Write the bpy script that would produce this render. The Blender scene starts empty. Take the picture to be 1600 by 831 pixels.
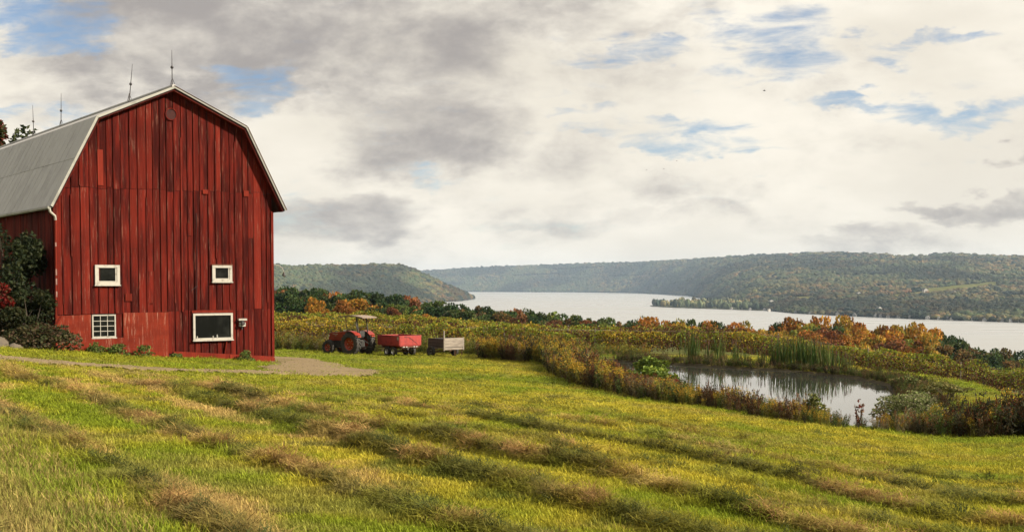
import bpy, bmesh, math, random
import numpy as np
from mathutils import Vector, Matrix

random.seed(7)
RNG = np.random.default_rng(11)
S = bpy.context.scene
COL = S.collection
PI = math.pi

# ------------------------------------------------------------------ camera
# eye level is z = 0; +Y looks out over the lake, +X is to the right
cam = bpy.data.cameras.new('camera')
cam.sensor_width = 36.0
cam.lens = 36.0 * 1900 / 1600
cam.shift_y = (533 - 415.5) / 1600
cam.clip_start = 0.1
cam.clip_end = 60000
camo = bpy.data.objects.new('camera', cam)
COL.objects.link(camo)
camo.location = (0, 0, 0)
camo.rotation_euler = (PI / 2 - math.atan(88 / 1900), 0, 0)
S.camera = camo

# ------------------------------------------------------------------ light
SUN_DIR = Vector((0.975, -0.22, 0.0)).normalized()
SUN_EL = math.radians(33)
sv = Vector((SUN_DIR.x * math.cos(SUN_EL), SUN_DIR.y * math.cos(SUN_EL), math.sin(SUN_EL)))
sun = bpy.data.lights.new('sun', 'SUN')
sun.energy = 5.0
sun.angle = math.radians(1.2)
sun.color = (1.0, 0.88, 0.70)
suno = bpy.data.objects.new('sun', sun)
COL.objects.link(suno)
suno.location = (30, -20, 60)
suno.rotation_euler = sv.to_track_quat('Z', 'Y').to_euler()

S.view_settings.view_transform = 'Standard'
S.view_settings.look = 'None'
S.view_settings.exposure = 1.2
S.view_settings.gamma = 1.0
S.view_settings.use_curve_mapping = False
S.render.engine = 'CYCLES'
S.cycles.use_denoising = True
S.cycles.max_bounces = 5
S.cycles.diffuse_bounces = 2
S.cycles.glossy_bounces = 2
S.cycles.transmission_bounces = 4
S.cycles.transparent_max_bounces = 8
S.cycles.volume_bounces = 0
S.cycles.sample_clamp_indirect = 6
HAZE_D = 3.3e-5
S.cycles.caustics_reflective = False
S.cycles.caustics_refractive = False


class NT:
    """small helper round a node tree"""
    def __init__(self, tree):
        self.t = tree
    def n(self, typ, **kw):
        nd = self.t.nodes.new(typ)
        for k, v in kw.items():
            setattr(nd, k, v)
        return nd
    def link(self, a, b):
        self.t.links.new(a, b)
    def put(self, sock, v):
        if hasattr(v, 'is_output') or isinstance(v, bpy.types.NodeSocket):
            self.link(v, sock)
        else:
            sock.default_value = v
    def math(self, op, a, b=0.0, c=0.0, clamp=False):
        m = self.n('ShaderNodeMath', operation=op, use_clamp=clamp)
        self.put(m.inputs[0], a); self.put(m.inputs[1], b); self.put(m.inputs[2], c)
        return m.outputs[0]
    def vmath(self, op, a, b=(0, 0, 0)):
        m = self.n('ShaderNodeVectorMath', operation=op)
        self.put(m.inputs[0], a); self.put(m.inputs[1], b)
        return m.outputs['Value'] if op in ('DOT_PRODUCT', 'LENGTH') else m.outputs[0]
    def comb(self, x, y, z):
        m = self.n('ShaderNodeCombineXYZ')
        self.put(m.inputs[0], x); self.put(m.inputs[1], y); self.put(m.inputs[2], z)
        return m.outputs[0]
    def noise(self, vec, scale, detail=4.0, rough=0.55, dist=0.0):
        m = self.n('ShaderNodeTexNoise')
        self.put(m.inputs['Vector'], vec)
        m.inputs['Scale'].default_value = scale
        m.inputs['Detail'].default_value = detail
        m.inputs['Roughness'].default_value = rough
        m.inputs['Distortion'].default_value = dist
        return m.outputs['Fac']
    def ramp(self, f, a, b, lo=0.0, hi=1.0, smooth=True):
        m = self.n('ShaderNodeMapRange')
        m.interpolation_type = 'SMOOTHSTEP' if smooth else 'LINEAR'
        self.put(m.inputs[0], f)
        m.inputs[1].default_value = a; m.inputs[2].default_value = b
        m.inputs[3].default_value = lo; m.inputs[4].default_value = hi
        return m.outputs[0]
    def mix(self, f, a, b, mode='MIX'):
        m = self.n('ShaderNodeMix', data_type='RGBA', blend_type=mode)
        self.put(m.inputs[0], f); 
        for s, v in ((m.inputs[6], a), (m.inputs[7], b)):
            if isinstance(v, tuple) and len(v) == 3:
                v = (*v, 1)
            self.put(s, v)
        return m.outputs[2]


# ------------------------------------------------------------------ sky
W = bpy.data.worlds.new('World')
S.world = W
W.use_nodes = True
W.node_tree.nodes.clear()
w = NT(W.node_tree)
tc = w.n('ShaderNodeTexCoord')
sep = w.n('ShaderNodeSeparateXYZ')
w.link(tc.outputs['Generated'], sep.inputs[0])
dx, dy, dz = sep.outputs
ay = w.math('MAXIMUM', w.math('ABSOLUTE', dy), 0.05)
tx = w.math('DIVIDE', dx, ay)
te = w.math('DIVIDE', dz, ay)
# cloud-deck coordinates (perspective of a flat layer of cloud)
zz = w.math('ADD', w.math('MAXIMUM', dz, 0.0), 0.10)
deck = w.comb(w.math('DIVIDE', dx, zz), w.math('DIVIDE', dy, zz), 0.0)
wa = w.noise(w.comb(tx, w.math('MULTIPLY', te, 2.2), 1.3), 7.0, 5, 0.6)
wb = w.noise(w.comb(tx, w.math('MULTIPLY', te, 2.2), 9.1), 9.0, 5, 0.6)
txw = w.math('ADD', tx, w.math('MULTIPLY', w.math('SUBTRACT', wa, 0.5), 0.22))
tew = w.math('ADD', te, w.math('MULTIPLY', w.math('SUBTRACT', wb, 0.5), 0.11))


def blob(px, py, sx, sy, soft=1.0):
    a = w.math('DIVIDE', w.math('SUBTRACT', txw, (px - 800) / 1900), sx / 1900)
    b = w.math('DIVIDE', w.math('SUBTRACT', tew, (445 - py) / 1900), sy / 1900)
    r = w.math('ADD', w.math('MULTIPLY', a, a), w.math('MULTIPLY', b, b))
    return w.ramp(r, 0.0, 2.2 * soft, 1.0, 0.0)


def blobsum(lst):
    acc = None
    for (px, py, sx, sy, k) in lst:
        v = w.math('MULTIPLY', blob(px, py, sx, sy), k)
        acc = v if acc is None else w.math('MAXIMUM', acc, v)
    return acc


sky = w.n('ShaderNodeTexSky')
sky.sky_type = 'NISHITA'
sky.sun_disc = False
sky.sun_elevation = SUN_EL
sky.sun_rotation = math.atan2(SUN_DIR.x, SUN_DIR.y)
sky.altitude = 250
sky.air_density = 1.0
sky.dust_density = 0.2
sky.ozone_density = 4.0
skyc = w.n('ShaderNodeVectorMath', operation='SCALE')
w.link(sky.outputs[0], skyc.inputs[0])
skyc.inputs['Scale'].default_value = 0.050
# clear gaps
gaps = blobsum([(70, 30, 130, 50, 1.0), (355, 150, 85, 22, .7), (50, 188, 120, 18, .7), (1200, 60, 95, 75, .8),
                (1385, 95, 80, 22, .85), (1335, 165, 85, 15, 1.0), (1500, 185, 120, 22, .75), (1060, 226, 120, 17, .8),
                (980, 85, 90, 18, .6), (690, 277, 45, 14, .6), (470, 350, 60, 70, .5), (150, 190, 130, 15, .55),
                (850, 358, 60, 20, .35), (930, 190, 80, 10, .4), (1480, 70, 130, 12, .7)])
wisp = w.noise(w.comb(w.math('ADD', tx, w.math('MULTIPLY', te, -.9)), w.math('MULTIPLY', te, 4.2), 2.0), 16.0, 8, 0.66, 0.4)
patchy = w.noise(w.comb(tx, w.math('MULTIPLY', te, 2.0), 6.0), 5.5, 6, 0.6)
gapm = w.math('ADD', w.math('MULTIPLY', gaps, 0.70), w.math('MULTIPLY', w.math('SUBTRACT', wisp, 0.5), 1.7))
gapm = w.math('ADD', gapm, w.math('MULTIPLY', w.math('SUBTRACT', patchy, 0.5), 0.9))
gapm = w.ramp(gapm, 0.16, 0.90, 0.0, 0.86)
# grey bellies
grey = blobsum([(430, 50, 400, 105, 1.0), (650, 190, 190, 75, .75), (545, 335, 130, 45, .75), (1480, 315, 85, 20, .95),
                (1590, 262, 60, 22, 1.0), (880, 285, 200, 45, .3), (1330, 372, 150, 20, .55), (1560, 330, 90, 28, .8),
                (760, 60, 260, 130, .55), (120, 130, 90, 50, .25), (1000, 355, 170, 24, .3)])
bil = w.noise(w.comb(tx, w.math('MULTIPLY', te, 1.8), 4.0), 9.0, 8, 0.62, 0.15)
bil2 = w.noise(w.comb(tx, w.math('MULTIPLY', te, 2.6), 7.7), 3.4, 6, 0.55)
greym = w.math('ADD', w.math('MULTIPLY', grey, 0.85), w.math('MULTIPLY', w.math('SUBTRACT', bil, 0.5), 2.2))
greym = w.math('ADD', greym, w.math('MULTIPLY', w.math('SUBTRACT', bil2, 0.5), 1.0))
greym = w.ramp(greym, -0.02, 1.02)
cloud_lit = w.mix(w.ramp(bil2, .35, .65), (0.372, 0.344, 0.294), (0.455, 0.424, 0.366))
cloud_grey = (0.178, 0.164, 0.155, 1)
cl = w.mix(greym, cloud_lit, cloud_grey)
skym = w.mix(gapm, cl, skyc.outputs[0])
bg = w.n('ShaderNodeBackground')
w.link(skym, bg.inputs[0])
bg.inputs[1].default_value = 1.0
wo = w.n('ShaderNodeOutputWorld')
w.link(bg.outputs[0], wo.inputs[0])


# ------------------------------------------------------------------ helpers
def tag(o, label=None, cat=None, group=None, kind=None):
    if label: o['label'] = label
    if cat: o['category'] = cat
    if group: o['group'] = group
    if kind: o['kind'] = kind
    return o


def empty(name, loc=(0, 0, 0), rz=0.0):
    o = bpy.data.objects.new(name, None)
    o.empty_display_size = 0.3
    COL.objects.link(o)
    o.location = loc
    o.rotation_euler = (0, 0, rz)
    return o


def link_mesh(name, me, mat=None, parent=None, loc=None):
    o = bpy.data.objects.new(name, me)
    COL.objects.link(o)
    if mat is not None and len(me.materials) == 0:
        me.materials.append(mat)
    if parent: o.parent = parent
    if loc is not None: o.location = loc
    return o


def raw_mesh(name, V, Fa, smooth=False):
    """V (n,3) array, Fa (m,3|4) array"""
    V = np.asarray(V, np.float32); Fa = np.asarray(Fa, np.int32)
    me = bpy.data.meshes.new(name)
    me.vertices.add(len(V)); me.vertices.foreach_set('co', V.ravel())
    k = Fa.shape[1]
    me.loops.add(Fa.size); me.loops.foreach_set('vertex_index', Fa.ravel())
    me.polygons.add(len(Fa))
    me.polygons.foreach_set('loop_start', np.arange(0, Fa.size, k, dtype=np.int32))
    me.polygons.foreach_set('loop_total', np.full(len(Fa), k, np.int32))
    me.polygons.foreach_set('use_smooth', np.full(len(Fa), smooth, bool))
    me.update(calc_edges=True)
    return me


def set_col(me, cols, name='col'):
    a = me.attributes.new(name, 'FLOAT_COLOR', 'POINT')
    c = np.ones((len(cols), 4), np.float32); c[:, :3] = cols
    a.data.foreach_set('color', c.ravel())


class MB:
    """collects boxes, tubes and lathes into one mesh"""
    def __init__(self):
        self.v = []; self.f = []
    def add(self, vs, fs):
        b = len(self.v)
        self.v += [tuple(q) for q in vs]
        self.f += [tuple(i + b for i in f) for f in fs]
        return self
    def box(self, x0, x1, y0, y1, z0, z1, M=None):
        vs = [(x0, y0, z0), (x1, y0, z0), (x1, y1, z0), (x0, y1, z0), (x0, y0, z1), (x1, y0, z1), (x1, y1, z1), (x0, y1, z1)]
        if M is not None: vs = [M @ Vector(q) for q in vs]
        return self.add(vs, [(0, 3, 2, 1), (4, 5, 6, 7), (0, 1, 5, 4), (1, 2, 6, 5), (2, 3, 7, 6), (3, 0, 4, 7)])
    def prism(self, pts, y0, y1):
        """polygon in x,z (counter-clockwise seen from -y) from y0 to y1"""
        n = len(pts)
        vs = [(a, y0, b) for a, b in pts] + [(a, y1, b) for a, b in pts]
        fs = [tuple(range(n)), tuple(range(2 * n - 1, n - 1, -1))]
        fs += [((i + 1) % n, i, i + n, (i + 1) % n + n) for i in range(n)]
        return self.add(vs, fs)
    def tube(self, path, radii, n=6, cap=True):
        path = [Vector(p) for p in path]
        if not hasattr(radii, '__len__'): radii = [radii] * len(path)
        vs = []; fs = []
        for i, p in enumerate(path):
            a = path[max(i - 1, 0)]; b = path[min(i + 1, len(path) - 1)]
            t = (b - a).normalized()
            u = t.cross(Vector((0, 0, 1)))
            if u.length < 1e-3: u = t.cross(Vector((1, 0, 0)))
            u.normalize(); v = t.cross(u)
            for k in range(n):
                an = 2 * PI * k / n
                vs.append(p + (u * math.cos(an) + v * math.sin(an)) * radii[i])
        for i in range(len(path) - 1):
            for k in range(n):
                fs.append((i * n + k, i * n + (k + 1) % n, (i + 1) * n + (k + 1) % n, (i + 1) * n + k))
        if cap:
            fs.append(tuple(range(n - 1, -1, -1))); fs.append(tuple((len(path) - 1) * n + k for k in range(n)))
        return self.add(vs, fs)
    def lathe(self, prof, n=20, axis='y', c=(0, 0, 0)):
        """prof: list of (axial, radius)"""
        vs = []; fs = []
        for a, r in prof:
            for k in range(n):
                an = 2 * PI * k / n
                p = (r * math.cos(an), a, r * math.sin(an)) if axis == 'y' else (r * math.cos(an), r * math.sin(an), a)
                vs.append((p[0] + c[0], p[1] + c[1], p[2] + c[2]))
        for i in range(len(prof) - 1):
            for k in range(n):
                fs.append((i * n + k, (i + 1) * n + k, (i + 1) * n + (k + 1) % n, i * n + (k + 1) % n))
        return self.add(vs, fs)
    def mesh(self, name, smooth=False, bevel=0.0):
        me = bpy.data.meshes.new(name)
        me.from_pydata(self.v, [], self.f)
        bm = bmesh.new(); bm.from_mesh(me)
        if bevel > 0:
            bmesh.ops.bevel(bm, geom=[e for e in bm.edges if len(e.link_faces) == 2 and e.calc_face_angle(0) > 0.6], offset=bevel, segments=2, affect='EDGES', profile=0.6)
        bmesh.ops.recalc_face_normals(bm, faces=bm.faces)
        bm.to_mesh(me); bm.free()
        if smooth:
            me.polygons.foreach_set('use_smooth', np.ones(len(me.polygons), bool))
        me.update()
        return me
    def build(self, name, mat, parent=None, loc=None, smooth=False, bevel=0.0):
        return link_mesh(name, self.mesh(name, smooth, bevel), mat, parent, loc)


# value noise in numpy
def _hash(ix, iy, seed):
    h = (ix.astype(np.int64) * 374761393 + iy.astype(np.int64) * 668265263 + seed * 1442695) & 0x7fffffff
    h = ((h ^ (h >> 13)) * 1274126177) & 0x7fffffff
    return ((h ^ (h >> 16)) & 0xffff) / 65535.0


def vnoise(x, y, seed=0):
    x = np.asarray(x, float); y = np.asarray(y, float)
    ix = np.floor(x); iy = np.floor(y)
    fx = x - ix; fy = y - iy
    fx = fx * fx * (3 - 2 * fx); fy = fy * fy * (3 - 2 * fy)
    a = _hash(ix, iy, seed); b = _hash(ix + 1, iy, seed); c = _hash(ix, iy + 1, seed); d = _hash(ix + 1, iy + 1, seed)
    return (a * (1 - fx) + b * fx) * (1 - fy) + (c * (1 - fx) + d * fx) * fy


def fbm(x, y, seed=0, oc=4):
    s = 0; a = 0.5; t = 0
    for i in range(oc):
        s = s + a * vnoise(np.asarray(x) * 2 ** i, np.asarray(y) * 2 ** i, seed + i * 17); t += a; a *= 0.55
    return s / t


def sstep(x, a, b):
    t = np.clip((np.asarray(x, float) - a) / (b - a), 0, 1)
    return t * t * (3 - 2 * t)


def mixc(a, b, f):
    f = np.asarray(f)[:, None]
    return np.asarray(a) * (1 - f) + np.asarray(b) * f


# ------------------------------------------------------------------ the lie of the land
_th = np.array([-.421, -.376, -.198, 0, .158, .284, .421])
_ac = np.polyfit(_th, [.018, .0205, .036, .044, .062, .0745, .081], 5)
WATER = -4.6
POND = np.array([(6.1, 73.2), (9.6, 70), (12.3, 67.0), (15, 64.7), (16.9, 60.3), (17.4, 55.7), (15.6, 48.6), (13.6, 43.0), (12.2, 38.6),
                 (10.6, 38.6), (8.3, 41.0), (6.3, 47.5), (4.7, 56.0), (3.9, 66)])


def poly_sd(x, y, P):
    """signed distance to polygon, negative inside"""
    x = np.asarray(x, float); y = np.asarray(y, float)
    d = np.full(x.shape, 1e9); ins = np.zeros(x.shape, bool)
    n = len(P)
    for i in range(n):
        ax_, ay_ = P[i]; bx_, by_ = P[(i + 1) % n]
        ex, ey = bx_ - ax_, by_ - ay_
        t = np.clip(((x - ax_) * ex + (y - ay_) * ey) / (ex * ex + ey * ey), 0, 1)
        d = np.minimum(d, np.hypot(x - ax_ - t * ex, y - ay_ - t * ey))
        with np.errstate(divide='ignore', invalid='ignore'):
            cr = ((ay_ > y) != (by_ > y)) & (x < (bx_ - ax_) * (y - ay_) / (by_ - ay_ + 1e-12) + ax_)
        ins ^= cr
    return np.where(ins, -d, d)


def seg_d(x, y, P):
    """distance to polyline + parameter index"""
    d = np.full(np.shape(x), 1e9)
    for i in range(len(P) - 1):
        ax_, ay_ = P[i]; ex, ey = P[i + 1][0] - ax_, P[i + 1][1] - ay_
        t = np.clip(((x - ax_) * ex + (y - ay_) * ey) / (ex * ex + ey * ey), 0, 1)
        d = np.minimum(d, np.hypot(x - ax_ - t * ex, y - ay_ - t * ey))
    return d


def rows_c(x, y):
    """signed coordinate across the mown windrows"""
    return 0.85 * x + 0.52 * y


# centre (function of y), half width, height of each windrow of cut hay
WINDROWS = [(lambda y: 3.1 + 0 * y, .24, .07), (lambda y: 5.15 + 0 * y, .24, .09), (lambda y: 7.05 + np.clip(y - 14, 0, 14) * .07, .26, .17), (lambda y: 9.05 + 0 * y, .24, .19),
            (lambda y: 10.9 + 0 * y, .20, .04), (lambda y: 12.35 + 0 * y, .22, .10), (lambda y: 14.6 + 0 * y, .22, .06), (lambda y: 17.2 + 0 * y, .25, .05), (lambda y: 1.2 + 0 * y, .24, .05)]


def windrow(x, y):
    """height and strength of the windrows"""
    c = rows_c(x, y) + (vnoise(x * .3, y * .3, 91) - .5) * .45 + (vnoise(x * 1.3, y * 1.3, 93) - .5) * .22
    h = np.zeros(np.shape(x)); s = np.zeros(np.shape(x))
    for i, (cf, wd, hh) in enumerate(WINDROWS):
        brk = .68 + .32 * sstep(fbm((x * .52 - y * .85) * .30, c * 1.1, 40 + i, 3), .36, .60)
        g = np.exp(-((c - cf(y)) / (wd * .68)) ** 2)
        h = h + g * hh * .95 * brk; s = np.maximum(s, g * brk * min(1, hh / .10))
    fade = sstep(y, 35, 27) * sstep(x, -40, -25)
    return h * fade, s * fade


def field_z(x, y):
    """broad lie of the land, no small relief"""
    x = np.asarray(x, float); y = np.asarray(y, float)
    yy = np.maximum(y, 4.0)
    th = np.clip(x / yy, -.43, .43)
    cone = -1.65 - np.polyval(_ac, th) * yy
    rx = np.clip(x - 18, 0, 22) * .155 + np.clip(x - 40, 0, 110) * .085
    ty = sstep(x, -25, 18) * .014 * np.clip(y - 62, 0, 260) + sstep(x, -22, 4) * .009 * np.clip(y - 95, 0, 200) + .014 * np.clip(y - 88, 0, 240)
    plat = -4.75 - rx - ty - sstep(x, 5, -20) * .2
    k = 0.35
    m = np.maximum(cone, plat)
    z = m + k * np.log(np.exp((cone - m) / k) + np.exp((plat - m) / k))
    # right of the field the slope simply goes on down
    drop = np.clip(y - 203, 0, None)
    z = z - .092 * (drop - 14 * (1 - np.exp(-drop / 14)))
    return np.maximum(z, -84)


def ground_z(x, y, small=True):
    x = np.asarray(x, float); y = np.asarray(y, float)
    z = field_z(x, y)
    near = (y < 85) & (y > 30) & (np.abs(x) < 40)
    d = np.full(x.shape, 50.0)
    if near.any():
        d[near] = poly_sd(x[near], y[near], POND)
    bank = WATER + .10 + np.clip(d, 0, 3) * .03
    z = np.where((d >= 0) & (d < 6), np.maximum(z, bank * (1 - sstep(d, 3, 6)) + z * sstep(d, 3, 6)), z)
    z = np.where(d < 0, WATER + .10 - np.clip(-d, 0, 2.2) * .5, z)
    z = np.where((d >= 0) & (d < 1.2), WATER + .10 + (z - WATER - .10) * sstep(d, 0, 1.2), z)
    if small:
        f = sstep(y, 110, 60) * (d > 0)
        z = z + f * ((fbm(x * .22, y * .22, 3, 3) - .5) * .22 + (fbm(x * 1.1, y * 1.1, 5, 3) - .5) * .07)
        z = z + windrow(x, y)[0] * (d > 0)
    return z


def gz(x, y):
    return float(ground_z(np.array([x]), np.array([y]))[0])


# tracks and worn gravel
TRACK = [(-27, 39.2), (-21, 38.4), (-16.2, 38.0), (-12.6, 39.3), (-10.2, 41.0), (-8.0, 43.4), (-6.9, 46.5)]
TRACK2 = [(-7.4, 45.5), (-8.6, 52), (-9.8, 58.0), (-12.0, 64.5), (-17, 70)]


def track_m(x, y):
    """> 0 on gravel"""
    e = (fbm(x * .9, y * .9, 21, 4) - .5) * 1.5
    dt_ = seg_d(x, y, TRACK)
    a = 1.25 - dt_ + e * 1.1 - .75 * np.exp(-(dt_ / .3) ** 2)
    b = 1.7 - seg_d(x, y, TRACK2) + e
    c = 2.4 - np.hypot(x + 7.8, (y - 48.5) * .55) + e
    return np.maximum(np.maximum(a, b), c)


GREEN = np.array((.140, .175, .014)); DEEP = np.array((.048, .075, .014)); YELL = np.array((.315, .265, .028))
STRAW = np.array((.40, .265, .105)); BROWN = np.array((.17, .090, .040))


def grass_col(x, y):
    """colour of the sward itself: species, drought and cut hay"""
    a = fbm(x * .12, y * .12, 61, 4); b = fbm(x * .7, y * .7, 71, 4); e = fbm(x * 2.6, y * 2.6, 77, 3)
    c = rows_c(x, y) + (vnoise(x * .2, y * .2, 92) - .5) * 1.2
    c0 = mixc(np.tile(GREEN, (len(x), 1)), YELL, sstep(a * .55 + b * .6, .42, .72))
    c0 = mixc(c0, DEEP, sstep(b * .6 + e * .5, .56, .72) * .8)
    # mowing strips: straw between, greener further right and by the track
    leftness = sstep(x / np.maximum(y, 4), .05, -.25) * sstep(y, 45, 34)
    strip = (.5 + .5 * np.sin((c - 5.15) * 3.14 + .9)) * leftness
    c0 = mixc(c0, STRAW * .92, sstep(strip * .75 + (b - .5) * 1.3, .35, .8) * .75)
    far = sstep(y, 30, 42) * sstep(x, -2, -10)
    c0 = mixc(c0, GREEN * 1.05, far * .55)
    c0 = mixc(c0, np.array((.20, .145, .06)), sstep(fbm(x * .5 + 40, y * .9, 83, 4), .56, .72) * .35)
    wr = windrow(x, y)[1]
    hay = mixc(np.tile(BROWN, (len(x), 1)), STRAW, sstep(e, .4, .65))
    hay = mixc(hay, DEEP * .7, sstep(fbm(x * .8 + 9, y * .8, 33, 3), .36, .50) * .8)
    c0 = mixc(c0, hay, np.clip(wr * 1.15, 0, 1) * .85)
    tall = sstep(x / np.maximum(y, 4) + (a - .5) * .25 + y * .014, -.17, -.30)
    c0 = mixc(c0, np.array((.13, .155, .03)), tall * .5)
    return c0


# ------------------------------------------------------------------ materials
def new_mat(name):
    m = bpy.data.materials.new(name)
    m.use_nodes = True
    m.node_tree.nodes.clear()
    t = NT(m.node_tree)
    out = t.n('ShaderNodeOutputMaterial')
    return m, t, out


def principled(t, out, base, rough=0.6, metal=0.0, spec=0.4, bump=None, bstr=0.3, bdist=0.02):
    p = t.n('ShaderNodeBsdfPrincipled')
    if isinstance(base, tuple) and len(base) == 3: base = (*base, 1)
    t.put(p.inputs['Base Color'], base); t.put(p.inputs['Roughness'], rough); t.put(p.inputs['Metallic'], metal)
    p.inputs['Specular IOR Level'].default_value = spec
    if bump is not None:
        b = t.n('ShaderNodeBump'); b.inputs['Strength'].default_value = bstr; b.inputs['Distance'].default_value = bdist
        t.link(bump, b.inputs['Height']); t.link(b.outputs[0], p.inputs['Normal'])
    t.link(p.outputs[0], out.inputs['Surface'])
    return p


def paint(name, col, col2=None, rough=.55, scale=(6, 6, 6), lo=.42, hi=.68, metal=0.0, rnd=.25, spec=.4, bstr=.2):
    """worn surface: two colours mixed by noise in object space, varied a little per object"""
    m, t, out = new_mat(name)
    tcn = t.n('ShaderNodeTexCoord'); oi = t.n('ShaderNodeObjectInfo')
    off = t.math('MULTIPLY', oi.outputs['Random'], 37.0)
    v = t.vmath('ADD', t.vmath('MULTIPLY', tcn.outputs['Object'], scale), t.comb(off, off, off))
    f = t.noise(v, 1.0, 6, .6)
    c = t.mix(t.ramp(f, lo, hi), col, col2 or tuple(x * .6 for x in col))
    k = t.ramp(oi.outputs['Random'], 0, 1, 1 - rnd, 1 + rnd, False)
    c = t.mix(1.0, c, t.comb(k, k, k), 'MULTIPLY')
    principled(t, out, c, rough, metal, spec, f, bstr, .01)
    return m


def leaf_mat(name, trans=.35, rough=.55):
    """leaves: colour from the 'col' attribute times the object's own colour"""
    m, t, out = new_mat(name)
    at = t.n('ShaderNodeAttribute', attribute_name='col')
    oi = t.n('ShaderNodeObjectInfo')
    c = t.mix(1.0, at.outputs['Color'], oi.outputs['Color'], 'MULTIPLY')
    p = t.n('ShaderNodeBsdfPrincipled'); t.link(c, p.inputs['Base Color']); p.inputs['Roughness'].default_value = rough
    p.inputs['Specular IOR Level'].default_value = .08
    tr = t.n('ShaderNodeBsdfTranslucent'); t.link(c, tr.inputs['Color'])
    mx = t.n('ShaderNodeMixShader'); mx.inputs[0].default_value = trans
    t.link(p.outputs[0], mx.inputs[1]); t.link(tr.outputs[0], mx.inputs[2]); t.link(mx.outputs[0], out.inputs['Surface'])
    return m


def tint_mat(name, trans=.3, usecol=True, rough=.6):
    """scattered plants: colour = own leaf value x tint carried by each instance"""
    m, t, out = new_mat(name)
    at = t.n('ShaderNodeAttribute', attribute_name='tint'); at.attribute_type = 'INSTANCER'
    c = at.outputs['Color']
    if usecol:
        a2 = t.n('ShaderNodeAttribute', attribute_name='col')
        c = t.mix(1.0, c, a2.outputs['Color'], 'MULTIPLY')
    p = t.n('ShaderNodeBsdfPrincipled'); t.link(c, p.inputs['Base Color']); p.inputs['Roughness'].default_value = rough
    p.inputs['Specular IOR Level'].default_value = .04
    if trans > 0:
        tr = t.n('ShaderNodeBsdfTranslucent'); t.link(c, tr.inputs['Color'])
        mx = t.n('ShaderNodeMixShader'); mx.inputs[0].default_value = trans
        t.link(p.outputs[0], mx.inputs[1]); t.link(tr.outputs[0], mx.inputs[2]); t.link(mx.outputs[0], out.inputs['Surface'])
    else:
        t.link(p.outputs[0], out.inputs['Surface'])
    return m


LEAF = leaf_mat('leaf')
BLADE = leaf_mat('blade', .25)
TINT = tint_mat('tinted_leaf')
TINTG = tint_mat('tinted_grass', .30)
BARK = paint('bark', (.085, .065, .05), (.035, .028, .022), .9, (3, 3, 1))
POSTW = paint('post_wood', (.20, .165, .13), (.11, .09, .07), .85, (5, 5, 1))


def scatter(name, protos, P, rotv, scl, idx, tint, mat=None):
    """one object that instances a few small plants on points (for things nobody could count)"""
    P = np.asarray(P, np.float32)
    me = bpy.data.meshes.new(name)
    me.vertices.add(len(P)); me.vertices.foreach_set('co', P.ravel())
    def at(nm, typ, key, arr):
        a = me.attributes.new(nm, typ, 'POINT'); a.data.foreach_set(key, np.ascontiguousarray(arr).ravel())
    at('rotv', 'FLOAT_VECTOR', 'vector', np.asarray(rotv, np.float32))
    at('sclv', 'FLOAT_VECTOR', 'vector', np.asarray(scl, np.float32))
    at('pick', 'INT', 'value', np.asarray(idx, np.int32))
    c = np.ones((len(P), 4), np.float32); c[:, :3] = tint
    at('tint', 'FLOAT_COLOR', 'color', c)
    me.update()
    pc = bpy.data.collections.new(name + '_kinds')
    for i, pm in enumerate(protos):
        po = bpy.data.objects.new('%s_kind_%02d' % (name, i), pm)
        if mat is not None and len(pm.materials) == 0: pm.materials.append(mat)
        pc.objects.link(po)
    o = bpy.data.objects.new(name, me); COL.objects.link(o)
    g = bpy.data.node_groups.new(name + '_spread', 'GeometryNodeTree')
    g.interface.new_socket('Geometry', in_out='INPUT', socket_type='NodeSocketGeometry')
    g.interface.new_socket('Geometry', in_out='OUTPUT', socket_type='NodeSocketGeometry')
    N = g.nodes; Lk = g.links
    gi = N.new('NodeGroupInput'); go = N.new('NodeGroupOutput')
    ci = N.new('GeometryNodeCollectionInfo'); ci.inputs['Collection'].default_value = pc
    ci.inputs['Separate Children'].default_value = True; ci.inputs['Reset Children'].default_value = True
    ip = N.new('GeometryNodeInstanceOnPoints')
    ip.inputs['Pick Instance'].default_value = True
    def na(nm, dt):
        q = N.new('GeometryNodeInputNamedAttribute'); q.data_type = dt; q.inputs['Name'].default_value = nm
        return q.outputs['Attribute']
    e2r = N.new('FunctionNodeEulerToRotation')
    Lk.new(na('rotv', 'FLOAT_VECTOR'), e2r.inputs[0])
    Lk.new(gi.outputs[0], ip.inputs['Points']); Lk.new(ci.outputs[0], ip.inputs['Instance'])
    Lk.new(na('pick', 'INT'), ip.inputs['Instance Index']); Lk.new(e2r.outputs[0], ip.inputs['Rotation'])
    Lk.new(na('sclv', 'FLOAT_VECTOR'), ip.inputs['Scale']); Lk.new(ip.outputs[0], go.inputs[0])
    md = o.modifiers.new('spread', 'NODES'); md.node_group = g
    return o


# ------------------------------------------------------------------ ground
m, t, out = new_mat('meadow')
at = t.n('ShaderNodeAttribute', attribute_name='col')
geo = t.n('ShaderNodeNewGeometry')
n1 = t.noise(geo.outputs['Position'], 9.0, 6, .65)
n2 = t.noise(geo.outputs['Position'], 1.3, 5, .6)
c = t.mix(t.ramp(n1, .35, .7), at.outputs['Color'], t.mix(1.0, at.outputs['Color'], (.55, .58, .5), 'MULTIPLY'))
c = t.mix(t.ramp(n2, .55, .75, 0, .5), c, (.13, .10, .04))
principled(t, out, c, .95, 0, .1, n1, .9, .08)
MEADOW = m

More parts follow.
